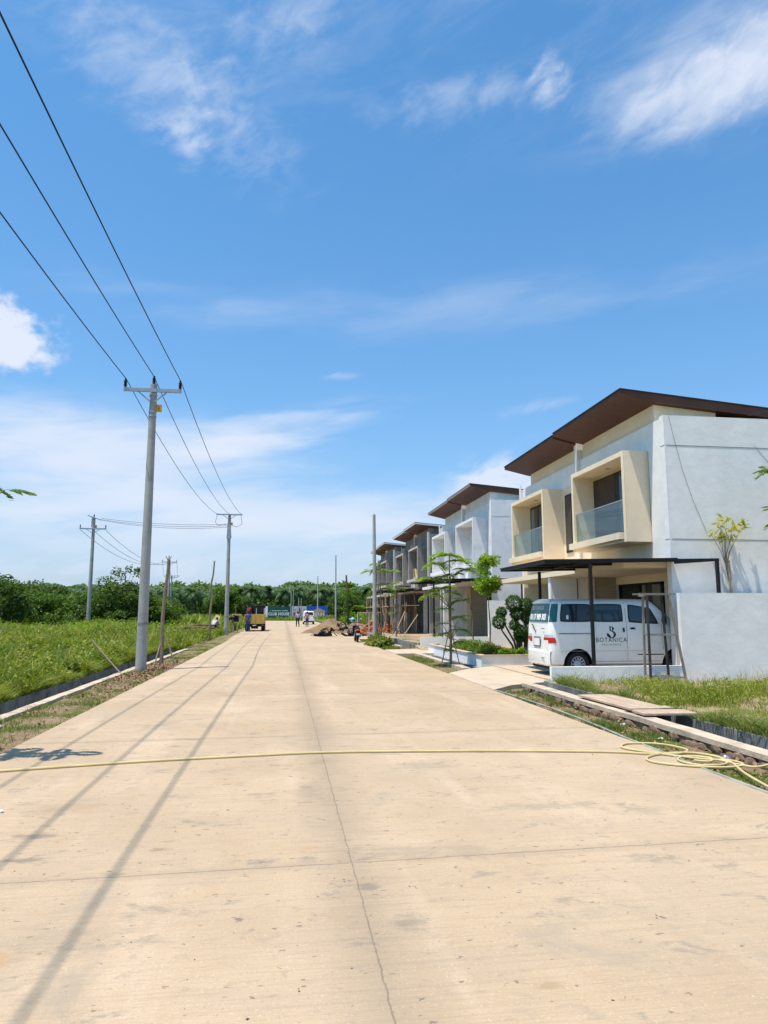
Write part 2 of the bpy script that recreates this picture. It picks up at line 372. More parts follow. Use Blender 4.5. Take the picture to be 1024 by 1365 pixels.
# ------------------------------------------------------------------ terrain
def in_channel_r(y): return y < 14.9 or 19.9 < y < 27.6 or 31.6 < y < 43
xs = [-3000, -800, -300, -150, -80, -50, -30, -20, -14, -10, -7, -5.6, -4.96, -4.82, -4.81, -4.31, -4.30, -4.1, -3.6, -3.12, -2.9, 0, 4.1, 4.32, 4.7, 5.0, 5.25, 5.26, 5.80, 5.81, 6.0, 7, 8, 9, 10, 12, 16, 24, 40, 80, 200, 600, 3000]
ys = sorted(set([-300, -60, -20, -8, -4, 0, 3, 6, 9, 12, 14.89, 14.9, 15.6, 17, 19.89, 19.9, 22, 25, 27.6, 27.61, 29, 31.6, 31.61, 36, 43, 43.01, 50, 60, 75, 95, 120, 160, 220, 300, 450, 900, 3000]))
def gz(x, y):
    far = min(1, max(0, (abs(x)-5.9)/4))
    if -4.815 < x < -4.305: return -.42 if y < 33 else .0
    if 5.255 < x < 5.805: return -.55 if in_channel_r(y) else -.01
    if x < -4.8: return .05+.25*far+ (.12*math.sin(x*.7+y*.31) if far > .3 and y < 200 else 0)
    if x > 5.8:
        z = .05+.12*math.sin(x*.9)*math.sin(y*.7)*.3
        if y > 28: z += min(.2, (y-28)*.05)
        if 14.9 < y < 33 and x < 30: z = -.02+(.2 if y > 31 else 0)
        return z
    if y > 95: return .0
    if x < -3: return -.02-.02*math.sin(y*2.1)
    if x > 4.2: return -.03-.02*math.sin(y*1.7) if y < 60 else .02
    return -.04
g = MB()
V = [(x, y, gz(x, y)) for y in ys for x in xs]; nx = len(xs); g.v = V
for j in range(len(ys)-1):
    for i in range(nx-1):
        g.f.append([j*nx+i, j*nx+i+1, (j+1)*nx+i+1, (j+1)*nx+i])
        xm = (xs[i]+xs[i+1])/2; ym = (ys[j]+ys[j+1])/2
        g.mi.append(1 if (-4.35 < xm < -3 or 4.2 < xm < 5.3 and ym < 70) else (2 if 5.8 < xm < 30 and ym < 64 else (3 if (5.25 < xm < 5.81 or -4.82 < xm < -4.3) and ym < 43 else 0)))
gob = g.build('ground', ['g_field', 'g_verge', 'g_lot', 'drain']); gob['kind'] = 'structure'

r = MB()
rx = [-3.12, -2, -1, 0, 1, 2, 3, 4.3]
r.prism([(-3.12, -9), (4.3, -9), (4.3, 14.9), (4.3, 31), (4.45, 40), (4.7, 52), (6.5, 60), (9, 80), (9.0, 140), (-9, 152), (-5.5, 130), (-3.6, 90), (-3.4, 52), (-3.12, 40)], 'z', -.12, .03)
rd = r.build('road', 'road'); rd['kind'] = 'structure'

d = MB()
d.prism([(4.3, 14.5), (4.95, 15.35), (6.16, 16.05), (6.16, 20.88), (5.1, 19.85), (4.3, 18.6)][::1], 'z', -.25, .045)
ob = d.build('driveway', 'drive'); ob['kind'] = 'structure'
d = MB(); d.prism([(4.3, 27.55), (5.9, 27.7), (9.8, 28.9), (9.8, 31.3), (5.9, 31.3), (4.3, 30.6)], 'z', -.25, .05)
ob = d.build('driveway', 'drive'); ob['kind'] = 'structure'
d = MB(); d.box(6.17, 16.27, -.2, 10.69, 20.88, .065); d.box(8.52, 20.88, -.2, 10.69, 27.8, .065)
ob = d.build('carport_floor', 'drive'); ob['kind'] = 'structure'
sp = MB()
pl = [(4.2+random.uniform(-.2, .2), 41+i*2.2) for i in range(10)]
sp.add([(1.3, 56, .036), (2.0, 50, .036), (3.4, 47.5, .036), (4.4, 43.5, .036), (6.5, 42, .036), (9, 44, .036), (9, 66, .036), (3, 64, .036), (1.6, 61, .036)], [list(range(9))])
ob = sp.build('sandy_ground', 'sandflat'); ob['kind'] = 'structure'

# kerbs and drain walls
def rough_strip(name, x0, x1, ya, yb, ztop, zbot, mat, step=.5, amp=.012, label=None):
    m = MB(); n = max(2, int((yb-ya)/step)); vs = []
    for i in range(n+1):
        y = ya+(yb-ya)*i/n; a, b = random.uniform(-amp, amp), random.uniform(-amp, amp); c = random.uniform(-amp, amp)*.5
        vs += [(x0+a, y, zbot), (x1+b, y, zbot), (x1+b, y, ztop+c), (x0+a, y, ztop+c)]
    fs = [(0, 1, 2, 3), (4*n, 4*n+3, 4*n+2, 4*n+1)]
    for i in range(n):
        o = 4*i
        for k in range(4): fs.append((o+k, o+4+k, o+4+(k+1) % 4, o+(k+1) % 4))
    m.add(vs, fs); ob = m.build(name, mat); ob['kind'] = 'structure'
    return ob
rough_strip('kerb', 5.03, 5.25, -4, 14.9, .13, .065, 'kerb')
rough_strip('kerb_footing', 5.06, 5.24, -4, 14.9, .07, -.2, 'rubble', step=.16, amp=.03)
rough_strip('kerb', 5.03, 5.25, 19.95, 27.5, .07, -.1, 'kerb')
rough_strip('kerb', 5.03, 5.25, 31.6, 42.8, .15, -.1, 'kerb')
rough_strip('kerb', -4.31, -4.12, 4, 33, .035, -.1, 'kerb')
rough_strip('drain_wall', 5.79, 5.93, -4, 15.6, .10, -.56, 'drain', step=1.6, amp=.015)
rough_strip('drain_wall', 5.70, 5.82, 19.95, 27.5, .0, -.56, 'drain', amp=.015)
rough_strip('drain_wall', -4.95, -4.81, 4, 33, .05, -.45, 'drain', step=2.5, amp=.012)
# stones under the right kerb
m = MB()
for i in range(170):
    y = random.uniform(2, 14.8); s = random.uniform(.035, .07)
    m.ball((5.035+random.uniform(-.015, .02), y, random.uniform(-.04, .03)), s*1.3, 6, 4, (.32, 1.5, .7))
ob = m.build('rubble_footing', 'rubble'); ob['kind'] = 'structure'

# ------------------------------------------------------------------ houses
def roofpoly(x0, z0, th=.24, xe=19.5, slope=-.086):
    return [(x0, z0), (xe, z0+slope*(xe-x0)), (xe, z0+slope*(xe-x0)-th), (x0+1.0, z0+slope*1.0-th), (x0, z0-.10)]
def house(dy, dz, style, label):
    H = empty('duplex_house', (9.62, 16.7+dy, dz), label, 'house', 'two storey duplex houses on the right of the road')
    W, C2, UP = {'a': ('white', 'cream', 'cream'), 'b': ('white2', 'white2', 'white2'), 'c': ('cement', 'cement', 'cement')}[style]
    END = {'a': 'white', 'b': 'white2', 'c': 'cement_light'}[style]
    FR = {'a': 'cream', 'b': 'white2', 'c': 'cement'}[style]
    def B(name, mat, boxes, parent=H, **k):
        m = MB()
        for b in boxes: m.box(b[0], b[1]+dy, b[2]+dz, b[3], b[4]+dy, b[5]+dz)
        return m.build(name, mat, parent, **k)
    side = B('side_wall', W, [(9.624, 16.7, -.3, 19.5, 16.9, 6.66)])
    B('wall_end', END, [(9.60, 16.697, -.3, 9.623, 16.903, 6.662)])
    B('side_wall', W, [(9.62, 27.9, -.3, 19.5, 28.08, 6.62), (9.58, 27.9, 5.6, 9.62, 28.08, 6.78)])
    # lower recessed front, party wall
    fw = B('ground_floor_wall', FR if style != 'b' else 'cream', [(10.7, 16.9, -.2, 10.9, 19.0, 2.74), (10.7, 19.0, 2.5, 10.9, 22.0, 2.74), (10.7, 22.3, -.2, 10.9, 25.4, 2.74),
        (10.7, 25.4, 2.5, 10.9, 27.9, 2.74), (10.7, 25.4, -.2, 10.9, 27.9, 1.6)])
    B('party_wall', 'white' if style == 'a' else W, [(8.56, 22.1, -.2, 10.7, 22.3, 2.74)])
    B('party_wall_end', END, [(8.50, 22.095, -.2, 8.558, 22.305, 2.735)])
    if style != 'c':
        B('stone_cladding', 'stone', [(9.96, 22.03, 0, 10.7, 22.098, 2.735)])
        B('pilaster', C2 if style == 'a' else 'cream', [(9.70, 21.98, 0, 9.955, 22.096, 2.735)])
    # windows ground
    if style == 'a':
        mt = MB()
        for a, b, c, e in ((19.26, 21.94, .1, 2.5), (25.4, 27.9, 1.6, 2.5)):
            w = B('window', 'black', [(10.74, a, e-.07, 10.82, b, e), (10.74, a, c, 10.82, b, c+.07), (10.74, a, c, 10.82, a+.08, e), (10.74, b-.08, c, 10.82, b, e), (10.74, (a+b)/2-.04, c, 10.82, (a+b)/2+.04, e)])
            B('pane', 'pane', [(10.78, a+.08, c+.07, 10.79, b-.08, e-.07)], w)
            for q0, q1 in ((.12, .6), (1.0, 1.22)): B('curtain', 'curtain', [(10.773, a+q0, c+.07, 10.778, a+q1, e-.07)], w)
        B('electricity_meter', 'black', [(9.35, 22.03, 1.35, 9.53, 22.098, 1.62)])
        m = MB(); m.tube([(9.40, 22.08+dy, 2.7+dz), (9.40, 22.08+dy, 1.5+dz)], .012, 6); m.build('cable_conduit', 'black', H)
    else:
        wl = B('doorway', 'black', [(10.72, 19.9, 0, 10.78, 21.6, 2.4)])
        B('window', 'black', [(10.72, 25.4, 1.6, 10.78, 27.4, 2.5)])
    # canopy slab
    B('canopy_slab', 'cream' if style == 'a' else ('cement_light' if style == 'c' else 'white2'), [(8.45, 16.92, 2.742, 10.9, 27.86, 2.90)])
    # first floor front
    if style == 'a':
        B('front_wall', 'cream', [(9.72, 17.72, 2.9, 9.92, 27.9, 5.93)])
        B('front_wall', 'white', [(9.70, 16.9, 2.9, 9.92, 17.72, 6.66), (9.70, 17.72, 5.93, 9.92, 27.9, 6.66)])
    else:
        B('front_wall', W, [(9.72, 16.9, 2.9, 9.92, 27.9, 6.66)])
    B('middle_fin', END, [(9.60, 22.2, 5.3, 9.698, 22.42, 7.28), (9.698, 22.2, 6.66, 9.83, 22.42, 7.28)])
    m = MB(); m.tube([(9.60, 22.32+dy, 5.3+dz), (9.60, 22.32+dy, 2.92+dz)], .055, 8); m.build('downpipe', 'white', H)
    # upper recessed band
    B('upper_wall', UP, [(9.80, 17.5, 6.45, 19.3, 27.25, 6.66)], H)
    m = MB()
    m.prism([(9.80, 6.66+dz), (19.3, 6.66+dz), (19.3, 6.4+dz), (9.8, 6.4+dz)][::-1], 'y', 17.52+dy, 27.2+dy)
    m.prism([(9.80, 6.64+dz), (11.6, 6.64+dz), (11.6, 7.02+dz), (9.8, 7.20+dz)], 'y', 17.5+dy, 27.25+dy)
    m.build('upper_band', UP, H)
    # roofs
    fm = {'a': 'roof', 'b': 'fascia_grey', 'c': 'fascia_white'}[style]
    for k, (a, b, zz, x0) in enumerate(((17.3, 22.14, 7.50, 8.77), (22.24, 27.52, 7.46, 8.80))):
        m = MB(); P = roofpoly(x0, zz+dz); m.prism(P, 'y', a+dy, b+dy); rf = m.build('roof', 'roof', H)
        m = MB(); m.prism([(p[0], p[1]) for p in [(x0-.03, zz+dz+.004), (19.5, zz+dz-.086*(19.5-x0)+.004), (19.5, zz+dz-.086*(19.5-x0)+.03), (x0-.03, zz+dz+.03)]], 'y', a+dy-.03, b+dy+(.03 if k else 0))
        m.build('roof_sheet', 'rooftop', rf)
        if style != 'a':
            B('fascia', fm, [(x0-.028, a-.01, zz-.12, x0-.004, b+.01, zz+.002)], rf)
            if style == 'c':
                m = MB(); m.prism([(x0-.01, zz+dz), (13.0, zz+dz-.086*(13-x0)), (13.0, zz+dz-.086*(13-x0)-.10), (x0-.01, zz+dz-.11)], 'y', a+dy-.028, a+dy-.004); m.build('side_fascia', fm, rf)
    # bays
    for (a, b) in ((17.76, 21.3), (23.85, 27.4)):
        X0, X1, Z0, Z1 = 9.0, 9.718 if style == 'a' else 9.72, 3.48, 5.95
        t = .13
        by = B('bay_box', FR, [(X0, a, Z0, X1, a+t, Z1), (X0, b-t, Z0, X1, b, Z1), (X0, a+t, Z1-t, X1, b-t, Z1), (X0, a+t, Z0, X1, b-t, Z0+t)])
        ed = 'cement_light' if style == 'c' else ('cream' if style == 'a' else 'white')
        B('bay_edge', ed, [(X0-.012, a-.004, Z0-.002, X0-.001, a+t, Z1+.004), (X0-.012, b-t, Z0-.002, X0-.001, b+.004, Z1+.004), (X0-.012, a+t+.001, Z1-t, X0-.001, b-t-.001, Z1+.004)], by)
        B('sill', ed, [(8.87, a+t+.03, 3.56, 9.10, b+.06, 3.74)], by)
        if style == 'a':
            B('balustrade', 'balglass', [(9.045, a+t+.01, 3.742, 9.06, b-t-.01, 4.62)], by)
            B('handrail', 'steel', [(9.035, a+t+.01, 4.622, 9.07, b-t-.01, 4.65)], by)
            B('ceiling_lamp', 'clearlamp', [(9.33, (a+b)/2-.06, Z1-t-.02, 9.45, (a+b)/2+.06, Z1-t-.001)], by)
            w0, w1 = (a+1.0, a+3.38) if a < 20 else (25.2, 27.05)
            fr = B('window', 'black', [(9.66, w0, 3.62, 9.719, w1, 5.72)], by)
            if a < 20:
                B('blind', 'browncurtain', [(9.652, w0+.9, 3.7, 9.659, w1-.03, 5.69)], fr)
                B('pane', 'pane', [(9.652, w0+.06, 3.7, 9.659, w0+.62, 5.66)], fr)
                B('curtain', 'curtain', [(9.648, w0+.10, 3.7, 9.651, w0+.22, 5.62)], fr)
            else:
                B('pane', 'pane', [(9.652, w0+.08, 3.7, 9.659, w0+.85, 5.64), (9.652, w0+1.0, 3.7, 9.659, w1-.08, 5.64)], fr)
                for q0, q1 in ((.2, .5), (1.35, 1.7)): B('curtain', 'curtain', [(9.648, w0+q0, 3.7, 9.651, w0+q1, 5.62)], fr)
        elif style == 'b':
            B('plaster_band', 'cement_light', [(9.70, a+t, 3.7, 9.719, a+t+.35, 5.8)], by)
        else:
            B('opening', 'black', [(9.69, a+.9, 3.62, 9.719, b-.5, 5.5)], by)
    if style == 'a':
        w = B('window', 'black', [(9.68, 22.95, 3.65, 9.719, 23.55, 5.66)])
        B('pane', 'pane', [(9.672, 23.01, 3.72, 9.679, 23.49, 5.6)], w)
        for z in (5.86, 3.44):
            B('wall_groove', 'cement', [(9.65, 16.694, z, 19.4, 16.6995, z+.016), (9.596, 16.70, z, 9.5995, 16.9, z+.016)])
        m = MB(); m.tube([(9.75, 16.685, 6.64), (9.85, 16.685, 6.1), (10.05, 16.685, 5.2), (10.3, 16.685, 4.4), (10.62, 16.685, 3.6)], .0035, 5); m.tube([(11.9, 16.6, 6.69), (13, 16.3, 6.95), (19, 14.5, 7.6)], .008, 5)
        m.build('cable_and_shadow_line', 'black', H)  # hair-thin wall run imitates a shadow line; the outer run is a cable
    elif style == 'b':
        B('window', 'black', [(9.68, 22.95, 3.65, 9.719, 23.55, 5.66)])
        B('wall_groove', 'cement_light', [(9.65, 16.694, 5.86, 19.4, 16.6995, 5.872)])
        for yy in (21.2, 18.8): B('column', 'white', [(8.6, yy, 2.9, 8.85, yy+.25, 3.4)])
    else:
        B('column', 'cement_light', [(9.3, 17.2, -.1, 9.55, 17.45, 2.74)]); B('column', 'cement_light', [(9.5, 23.0, 2.9, 9.72, 23.2, 6.5)])
        B('projecting_fin', 'cement_light', [(9.5, 16.69, 2.9, 9.62, 16.92, 6.8)])
    # carport
    return H
house(0, 0, 'a', 'cream and white two storey house with glass balconies behind the white van')
house(15.55, .25, 'b', 'plain white two storey house, the second from the camera, without window glass')
house(30.1, .2, 'c', 'unfinished grey cement house, third from the camera, with a white edged roof')
house(45.2, .3, 'c', 'unfinished grey cement house farthest along the row, with a white edged roof')

def carport(dy, dz, label, half=True):
    o = empty('carport', (7.35, 16.45+dy, dz), label, 'carport', 'black steel carports in front of the houses')
    m = MB()
    A = [(6.18, 16.42, 2.84), (9.62, 16.42, 2.915), (9.62, 20.0, 2.915), (6.18, 20.0, 2.84)]
    vs = [(x, y+dy, z+dz) for x, y, z in A]+[(x, y+dy, z+dz+.035) for x, y, z in A]
    m.add(vs, [(3, 2, 1, 0), (4, 5, 6, 7), (0, 1, 5, 4), (1, 2, 6, 5), (2, 3, 7, 6), (3, 0, 4, 7)]); m.build('roof_sheet', 'black', o)
    m = MB()
    for y in (16.46, 17.6, 18.8, 19.96): m.bar((6.2, y+dy, 2.805+dz), (9.55, y+dy, 2.88+dz), .05, .06)
    for x, z in ((6.22, 2.805), (7.35, 2.83)): m.bar((x, 16.44+dy, z+dz), (x, 19.98+dy, z+dz), .05, .06)
    m.prism([(9.56, 2.80+dz), (10.74, 2.885+dz), (10.74, 2.95+dz), (9.56, 2.925+dz)], 'y', 16.44+dy, 16.50+dy)
    m.build('roof_frame', 'black', o)
    for x, y, h in ((7.35, 16.46, 2.78), (7.35, 19.96, 2.78), (10.69, 16.47, 2.88)):
        m = MB(); m.box(x-.036, y-.036+dy, dz-.1, x+.036, y+.036+dy, h+dz); m.build('post', 'black', o)
carport(0, .0, 'black steel carport over the white van')
carport(14.85, .22, 'black steel carport in front of the second, plain white house')
carport(30.1, .2, 'black steel carport half hidden by the scaffold at the third, grey house')

def boundary(dy, dz, label, xl, xh, top=2.08):
    o = empty('boundary_wall', (xl, 16.2+dy, dz), label, 'wall', 'rendered boundary walls between the plots')
    m = MB(); m.box(xl, 16.14+dy, dz-.3, xh-.001, 16.26+dy, dz+.36); m.build('low_section', 'white', o)
    m = MB(); m.box(xh, 16.135+dy, dz-.3, 19.5, 16.265+dy, dz+top); m.build('high_section', 'white', o)
boundary(0, 0, 'pale rendered boundary wall, low beside the van and tall at the right picture edge', 6.17, 9.44)
boundary(14.85, .20, 'white boundary wall with a low arm behind the front lawn, left of the clipped tree', 5.95, 9.0, 1.95)

# planter wall of first house
o = empty('planter_wall', (5.9, 20.95, 0), 'low white wall edging the front lawn beside the open drain', 'wall')
m = MB(); m.prism([(5.83, 20.9), (8.5, 20.9), (8.5, 21.02), (5.97, 21.02), (5.97, 28.7), (6.3, 28.9), (6.25, 29.0), (5.83, 28.8)], 'z', -.5, .33); m.build('wall', 'white', o)
m = MB(); m.prism([(5.80, 20.87), (8.5, 20.87), (8.5, 21.05), (6.0, 21.05), (6.0, 28.68), (6.33, 28.88), (6.25, 29.03), (5.80, 28.82)], 'z', .332, .36); m.build('coping', 'drive', o)
m = MB(); m.box(6.0, 21.05, 0, 8.5, 28.8, .24)
ob = m.build('lawn_bed', 'g_field'); ob['kind'] = 'structure'
m = MB(); m.box(6.35, 25.6, .2, 6.75, 25.95, .52)
tag(m.build('concrete_block', 'kerb', bevel=.02), 'pale concrete block standing on the lawn at the left end of the low hedge', 'block')

# low block walls further along
def blockwall(name, pts, z0, z1, label):
    o = MB()
    for a, b in zip(pts[:-1], pts[1:]):
        d = Vector((b[0]-a[0], b[1]-a[1], 0)); L = d.length; n = max(1, int(L/.4)); d.normalize()
        rows = max(1, int((z1-z0)/.2))
        for r_ in range(rows):
            for i in range(n):
                s = i*L/n+(.1 if r_ % 2 else 0); e = min(L, s+L/n-.012)
                if e-s < .05: continue
                z = z0+r_*.2+random.uniform(-.004, .004)
                o.bar((a[0]+d.x*s, a[1]+d.y*s, z+.094), (a[0]+d.x*e, a[1]+d.y*e, z+.094), .15, .188)
    return tag(o.build(name, 'block'), label, 'wall', 'low grey block walls along the plots')
blockwall('block_wall', [(5.9, 31.9), (5.75, 43.5)], -.1, .5, 'low grey block wall beside the bamboo scaffold, right of the bare concrete pole')
blockwall('block_wall', [(5.9, 31.9), (7.6, 32.0)], -.1, .4, 'short grey block wall meeting the second house wall by the drain')
blockwall('block_wall', [(5.7, 46), (5.9, 56), (8.5, 57)], -.1, .5, 'low grey block wall behind the parked motorcycle')

# ------------------------------------------------------------------ text helper
def text_mesh(s, size, spacing=1.0, bold=0.0):
    cu = bpy.data.curves.new('t', 'FONT'); cu.body = s; cu.size = size; cu.align_x = 'CENTER'; cu.space_character = spacing
    cu.offset = bold; cu.resolution_u = 4
    ob = bpy.data.objects.new('t', cu); COL.objects.link(ob)
    dg = bpy.context.evaluated_depsgraph_get(); me = bpy.data.meshes.new_from_object(ob.evaluated_get(dg))
    bpy.data.objects.remove(ob, do_unlink=True)
    V = [tuple(v.co) for v in me.vertices]; F = [list(p.vertices) for p in me.polygons]
    bpy.data.meshes.remove(me); return V, F
def put_text(name, s, size, fn, mat, parent, spacing=1., bold=0., sxx=1.):
    V, F = text_mesh(s, size, spacing, bold)
    m = MB(); m.add([fn(v[0]*sxx, v[1]) for v in V], F); return m.build(name, mat, parent)

# ------------------------------------------------------------------ van
def make_van():
    L = 4.02
    loc = Vector((6.45, 17.83, .065))
    van = empty('van', loc, 'white minibus with dark green logo and lettering parked under the carport', 'van')
    prof = [(0.0, .24), (.70, .24), (.79, .30), (.815, .45), (.83, .62), (.832, .9), (.828, 1.06), (.812, 1.2), (.785, 1.42), (.755, 1.62), (.735, 1.72), (.70, 1.80), (.62, 1.855), (.42, 1.885), (0, 1.90)]
    def top(x):
        if x < 2.75: return 1.90-.012*max(0, (.5-x))
        if x < 3.55: t = (x-2.75)/.8; return 1.90-.02*t-.80*t**1.25
        t = (x-3.55)/.5; return 1.08-.18*t*t-.02*t
    def lean(z): return .0 if z < .62 else (.03+.02*(z-.62) if z < 1.2 else .042+.14*((z-1.2)/.7)**1.5)
    def inset(x): 
        if x < .16: return .10*(1-x/.16)**2.2
        if x > 3.3: return .16*((x-3.3)/.72)**2.0
        return 0
    def Wd(x, z):
        tp = top(x)
        if z > 1.0 and tp < 1.9: z2 = 1.0+(z-1.0)*.9/max(.05, tp-1.0)
        else: z2 = z
        z2 = min(z2, 1.89)
        for (w0, a), (w1, b) in zip(prof[1:-1], prof[2:]):
            if a <= z2 <= b: w = w0+(w1-w0)*(z2-a)/max(1e-6, b-a); break
        else: w = .7
        return w-inset(x)*(1 if z2 < 1.8 else 1)
    secs = [0, .02, .05, .09, .16, .3, .6, 1.0, 1.5, 2.0, 2.4, 2.75, 2.9, 3.05, 3.2, 3.35, 3.5, 3.6, 3.75, 3.88, 3.97, L]
    m = MB(); ring = prof+[(-w, z) for w, z in prof[-2:0:-1]]; n = len(ring)
    for x in secs:
        tp = top(x)
        for w, z in ring:
            zz = z if z <= 1.0 else 1.0+(z-1.0)*(tp-1.0)/.9
            s = 1 if w > 0 else -1; ww = max(0, abs(w)-inset(x)*(min(1, abs(w)/.4)))*s
            zb = zz
            if x < .05 and z < .3: zb = zz+.02
            m.v.append((loc.x+x+lean(zz)*max(0, 1-x/1.2), loc.y+ww, loc.z+zb))
    for i in range(len(secs)-1):
        for k in range(n): m.f.append([i*n+k, i*n+(k+1) % n, (i+1)*n+(k+1) % n, (i+1)*n+k]); m.mi.append(0)
    m.f += [list(range(n)), [(len(secs)-1)*n+k for k in range(n)]]; m.mi += [0, 0]
    body = m.build('body', 'vanwhite', van, smooth=True)
    wx = (.75, 3.33); wr = .295
    cut = MB()
    for x in wx:
        for s in (-1, 1):
            cut.lathe((x, 0, .30), [(.365, s*.52), (.365, s*.95)], 'y', 28)
    cutter = cut.build('cutter', 'rubber', None)
    cutter.location = loc
    bo = body.modifiers.new('b', 'BOOLEAN'); bo.operation = 'DIFFERENCE'; bo.object = cutter; bo.solver = 'EXACT'
    bpy.context.view_layer.update()
    dg = bpy.context.evaluated_depsgraph_get(); me = bpy.data.meshes.new_from_object(body.evaluated_get(dg))
    body.modifiers.clear(); body.data = me
    try: me.set_sharp_from_angle(angle=math.radians(35))
    except Exception: pass
    bpy.data.objects.remove(cutter, do_unlink=True)
    def S(x, z, off=.004, side=-1): return (loc.x+x+lean(z)*max(0, 1-x/1.2)*(1 if x < 1.2 else 0), loc.y+side*(Wd(x, z)+off), loc.z+z)
    def patch(name, poly, mat, side=-1, off=.005, parent=van, sub=6):
        """poly = 4 corners (x,z): rounded by grid on the side surface"""
        mm = MB(); (a, b, c, d) = poly
        for j in range(sub+1):
            for i in range(sub+1):
                u, v = i/sub, j/sub
                x = (a[0]*(1-u)+b[0]*u)*(1-v)+(d[0]*(1-u)+c[0]*u)*v; z = (a[1]*(1-u)+b[1]*u)*(1-v)+(d[1]*(1-u)+c[1]*u)*v
                # squircle the corners a little
                uu, vv = 2*u-1, 2*v-1; k = .035*(abs(uu)*abs(vv))**3
                xc = sum(p[0] for p in poly)/4; zc = sum(p[1] for p in poly)/4
                x += (xc-x)*k; z += (zc-z)*k*1.6
                mm.v.append(S(x, z, off, side))
        for j in range(sub):
            for i in range(sub): mm.f.append([j*(sub+1)+i, j*(sub+1)+i+1, (j+1)*(sub+1)+i+1, (j+1)*(sub+1)+i]); mm.mi.append(0)
        return mm.build(name, mat, parent, smooth=True)
    for side in (-1, 1):
        for a, b in ((.27, 1.13), (1.17, 1.97)):
            w = patch('side_window', [(a, 1.31), (b, 1.31), (b, 1.76), (a, 1.76)], 'rubber', side)
            patch('pane', [(a+.03, 1.345), (b-.03, 1.345), (b-.03, 1.73), (a+.03, 1.73)], 'paneblue' if a > 1 else 'pane', side, .008, w)
            if a < 1: patch('window_bar', [(a+.42, 1.345), (a+.47, 1.345), (a+.47, 1.73), (a+.42, 1.73)], 'rubber', side, .011, w, 2)
        if side == -1:
            patch('window_sticker', [(.44, 1.38), (.50, 1.38), (.50, 1.48), (.44, 1.48)], 'letterwhite', side, .012, van, 2)
        w = patch('front_window', [(2.10, 1.30), (2.92, 1.25), (2.72, 1.66), (2.12, 1.76)], 'rubber', side)
        patch('pane', [(2.13, 1.335), (2.86, 1.29), (2.69, 1.64), (2.15, 1.73)], 'paneblue', side, .008, w)
        for x in (1.15, 2.035):
            patch('door_seam', [(x, .36), (x+.012, .36), (x+.012, 1.80), (x, 1.80)], 'cement', side, .003, van, 8)
        patch('door_seam', [(2.98, .62), (2.992, .62), (2.972, 1.25), (2.96, 1.25)], 'cement', side, .003, van, 6)
        patch('door_seam', [(1.16, .345), (2.9, .345), (2.9, .357), (1.16, .357)], 'cement', side, .003, van, 8)
        patch('slide_rail', [(.22, 1.015), (1.14, 1.015), (1.14, 1.04), (.22, 1.04)], 'cement', side, .008)
        patch('sill_trim', [(2.3, .50), (3.0, .50), (3.0, .525), (2.3, .525)], 'rubber', side, .006)
        patch('body_crease', [(.25, .60), (2.95, .60), (2.95, .608), (.25, .608)], 'steel', side, .003)
        patch('door_handle', [(1.93, 1.06), (1.98, 1.06), (1.98, 1.17), (1.93, 1.17)], 'rubber', side, .02, van, 2)
        patch('door_handle', [(2.13, 1.13), (2.26, 1.13), (2.26, 1.175), (2.13, 1.175)], 'rubber', side, .02, van, 2)
        mm = MB(); mm.ball((loc.x+2.98, loc.y+side*.95, loc.z+1.36), .11, 10, 7, (.5, .8, 1.2)); mm.build('wing_mirror', 'rubber', van, smooth=True)
    # rear face
    def hw(z):
        for (w0, a), (w1, b) in zip(prof[1:-1], prof[2:]):
            if a <= z <= b: return w0+(w1-w0)*(z-a)/max(1e-6, b-a)
        return .7
    def R(s, z, off=.006):
        d_ = min(1, max(0.0, (hw(z)-abs(s))/.10)); return (loc.x+lean(z)+.16*(1-d_**.4545)-off, loc.y-s, loc.z+z)
    def rpatch(name, s0, s1, z0, z1, mat, parent=van, off=.006, taper=0, sub=5):
        mm = MB()
        for j in range(sub+1):
            z = z0+(z1-z0)*j/sub; k = 1-taper*j/sub
            for i in range(sub+1): mm.v.append(R((s0+(s1-s0)*i/sub)*k, z, off))
        for j in range(sub):
            for i in range(sub): mm.f.append([j*(sub+1)+i, j*(sub+1)+i+1, (j+1)*(sub+1)+i+1, (j+1)*(sub+1)+i]); mm.mi.append(0)
        return mm.build(name, mat, parent, smooth=True)
    rw = rpatch('rear_window', -.795, .795, 1.31, 1.76, 'teal', taper=.085, sub=24)
    for side in (-1, 1): patch('corner_glass', [(.02, 1.31), (.19, 1.31), (.19, 1.76), (.02, 1.76)], 'teal', side, .006, van, 6)
    put_text('lettering', 'BOTANICA', .15, lambda a, b: R(a-.12, b+1.61, .014), 'letterwhite', rw, 1.1)
    put_text('lettering', 'RESIDENCE', .05, lambda a, b: R(a-.12, b+1.55, .014), 'letterwhite', rw, 1.4)
    put_text('lettering', '0117 989 303', .20, lambda a, b: R(a-.02, b+1.37, .014), 'letterwhite', rw, 1.0, .012)
    rpatch('spoiler', -.62, .62, 1.785, 1.84, 'vanwhite', off=.05)
    for s in (-1, 1):
        lamp = rpatch('tail_lamp', *((.42, .81) if s > 0 else (-.81, -.42)), .80, .93, 'redlamp', off=.012, sub=16)
        rpatch('clear_lens', *((.45, .81) if s > 0 else (-.81, -.45)), .935, 1.00, 'clearlamp', lamp, .011, sub=16)
        patch('tail_lamp_corner', [(.06, .80), (.17, .80), (.13, .93), (.06, .93)], 'redlamp', -s, .008, van, 4)
    pl = rpatch('number_plate', -.20, .20, .72, .90, 'letterwhite', off=.040)
    rpatch('plate_recess', -.25, .25, .69, .94, 'cement', off=.032)
    rpatch('badge', .30, .52, 1.13, 1.155, 'cement', off=.030)
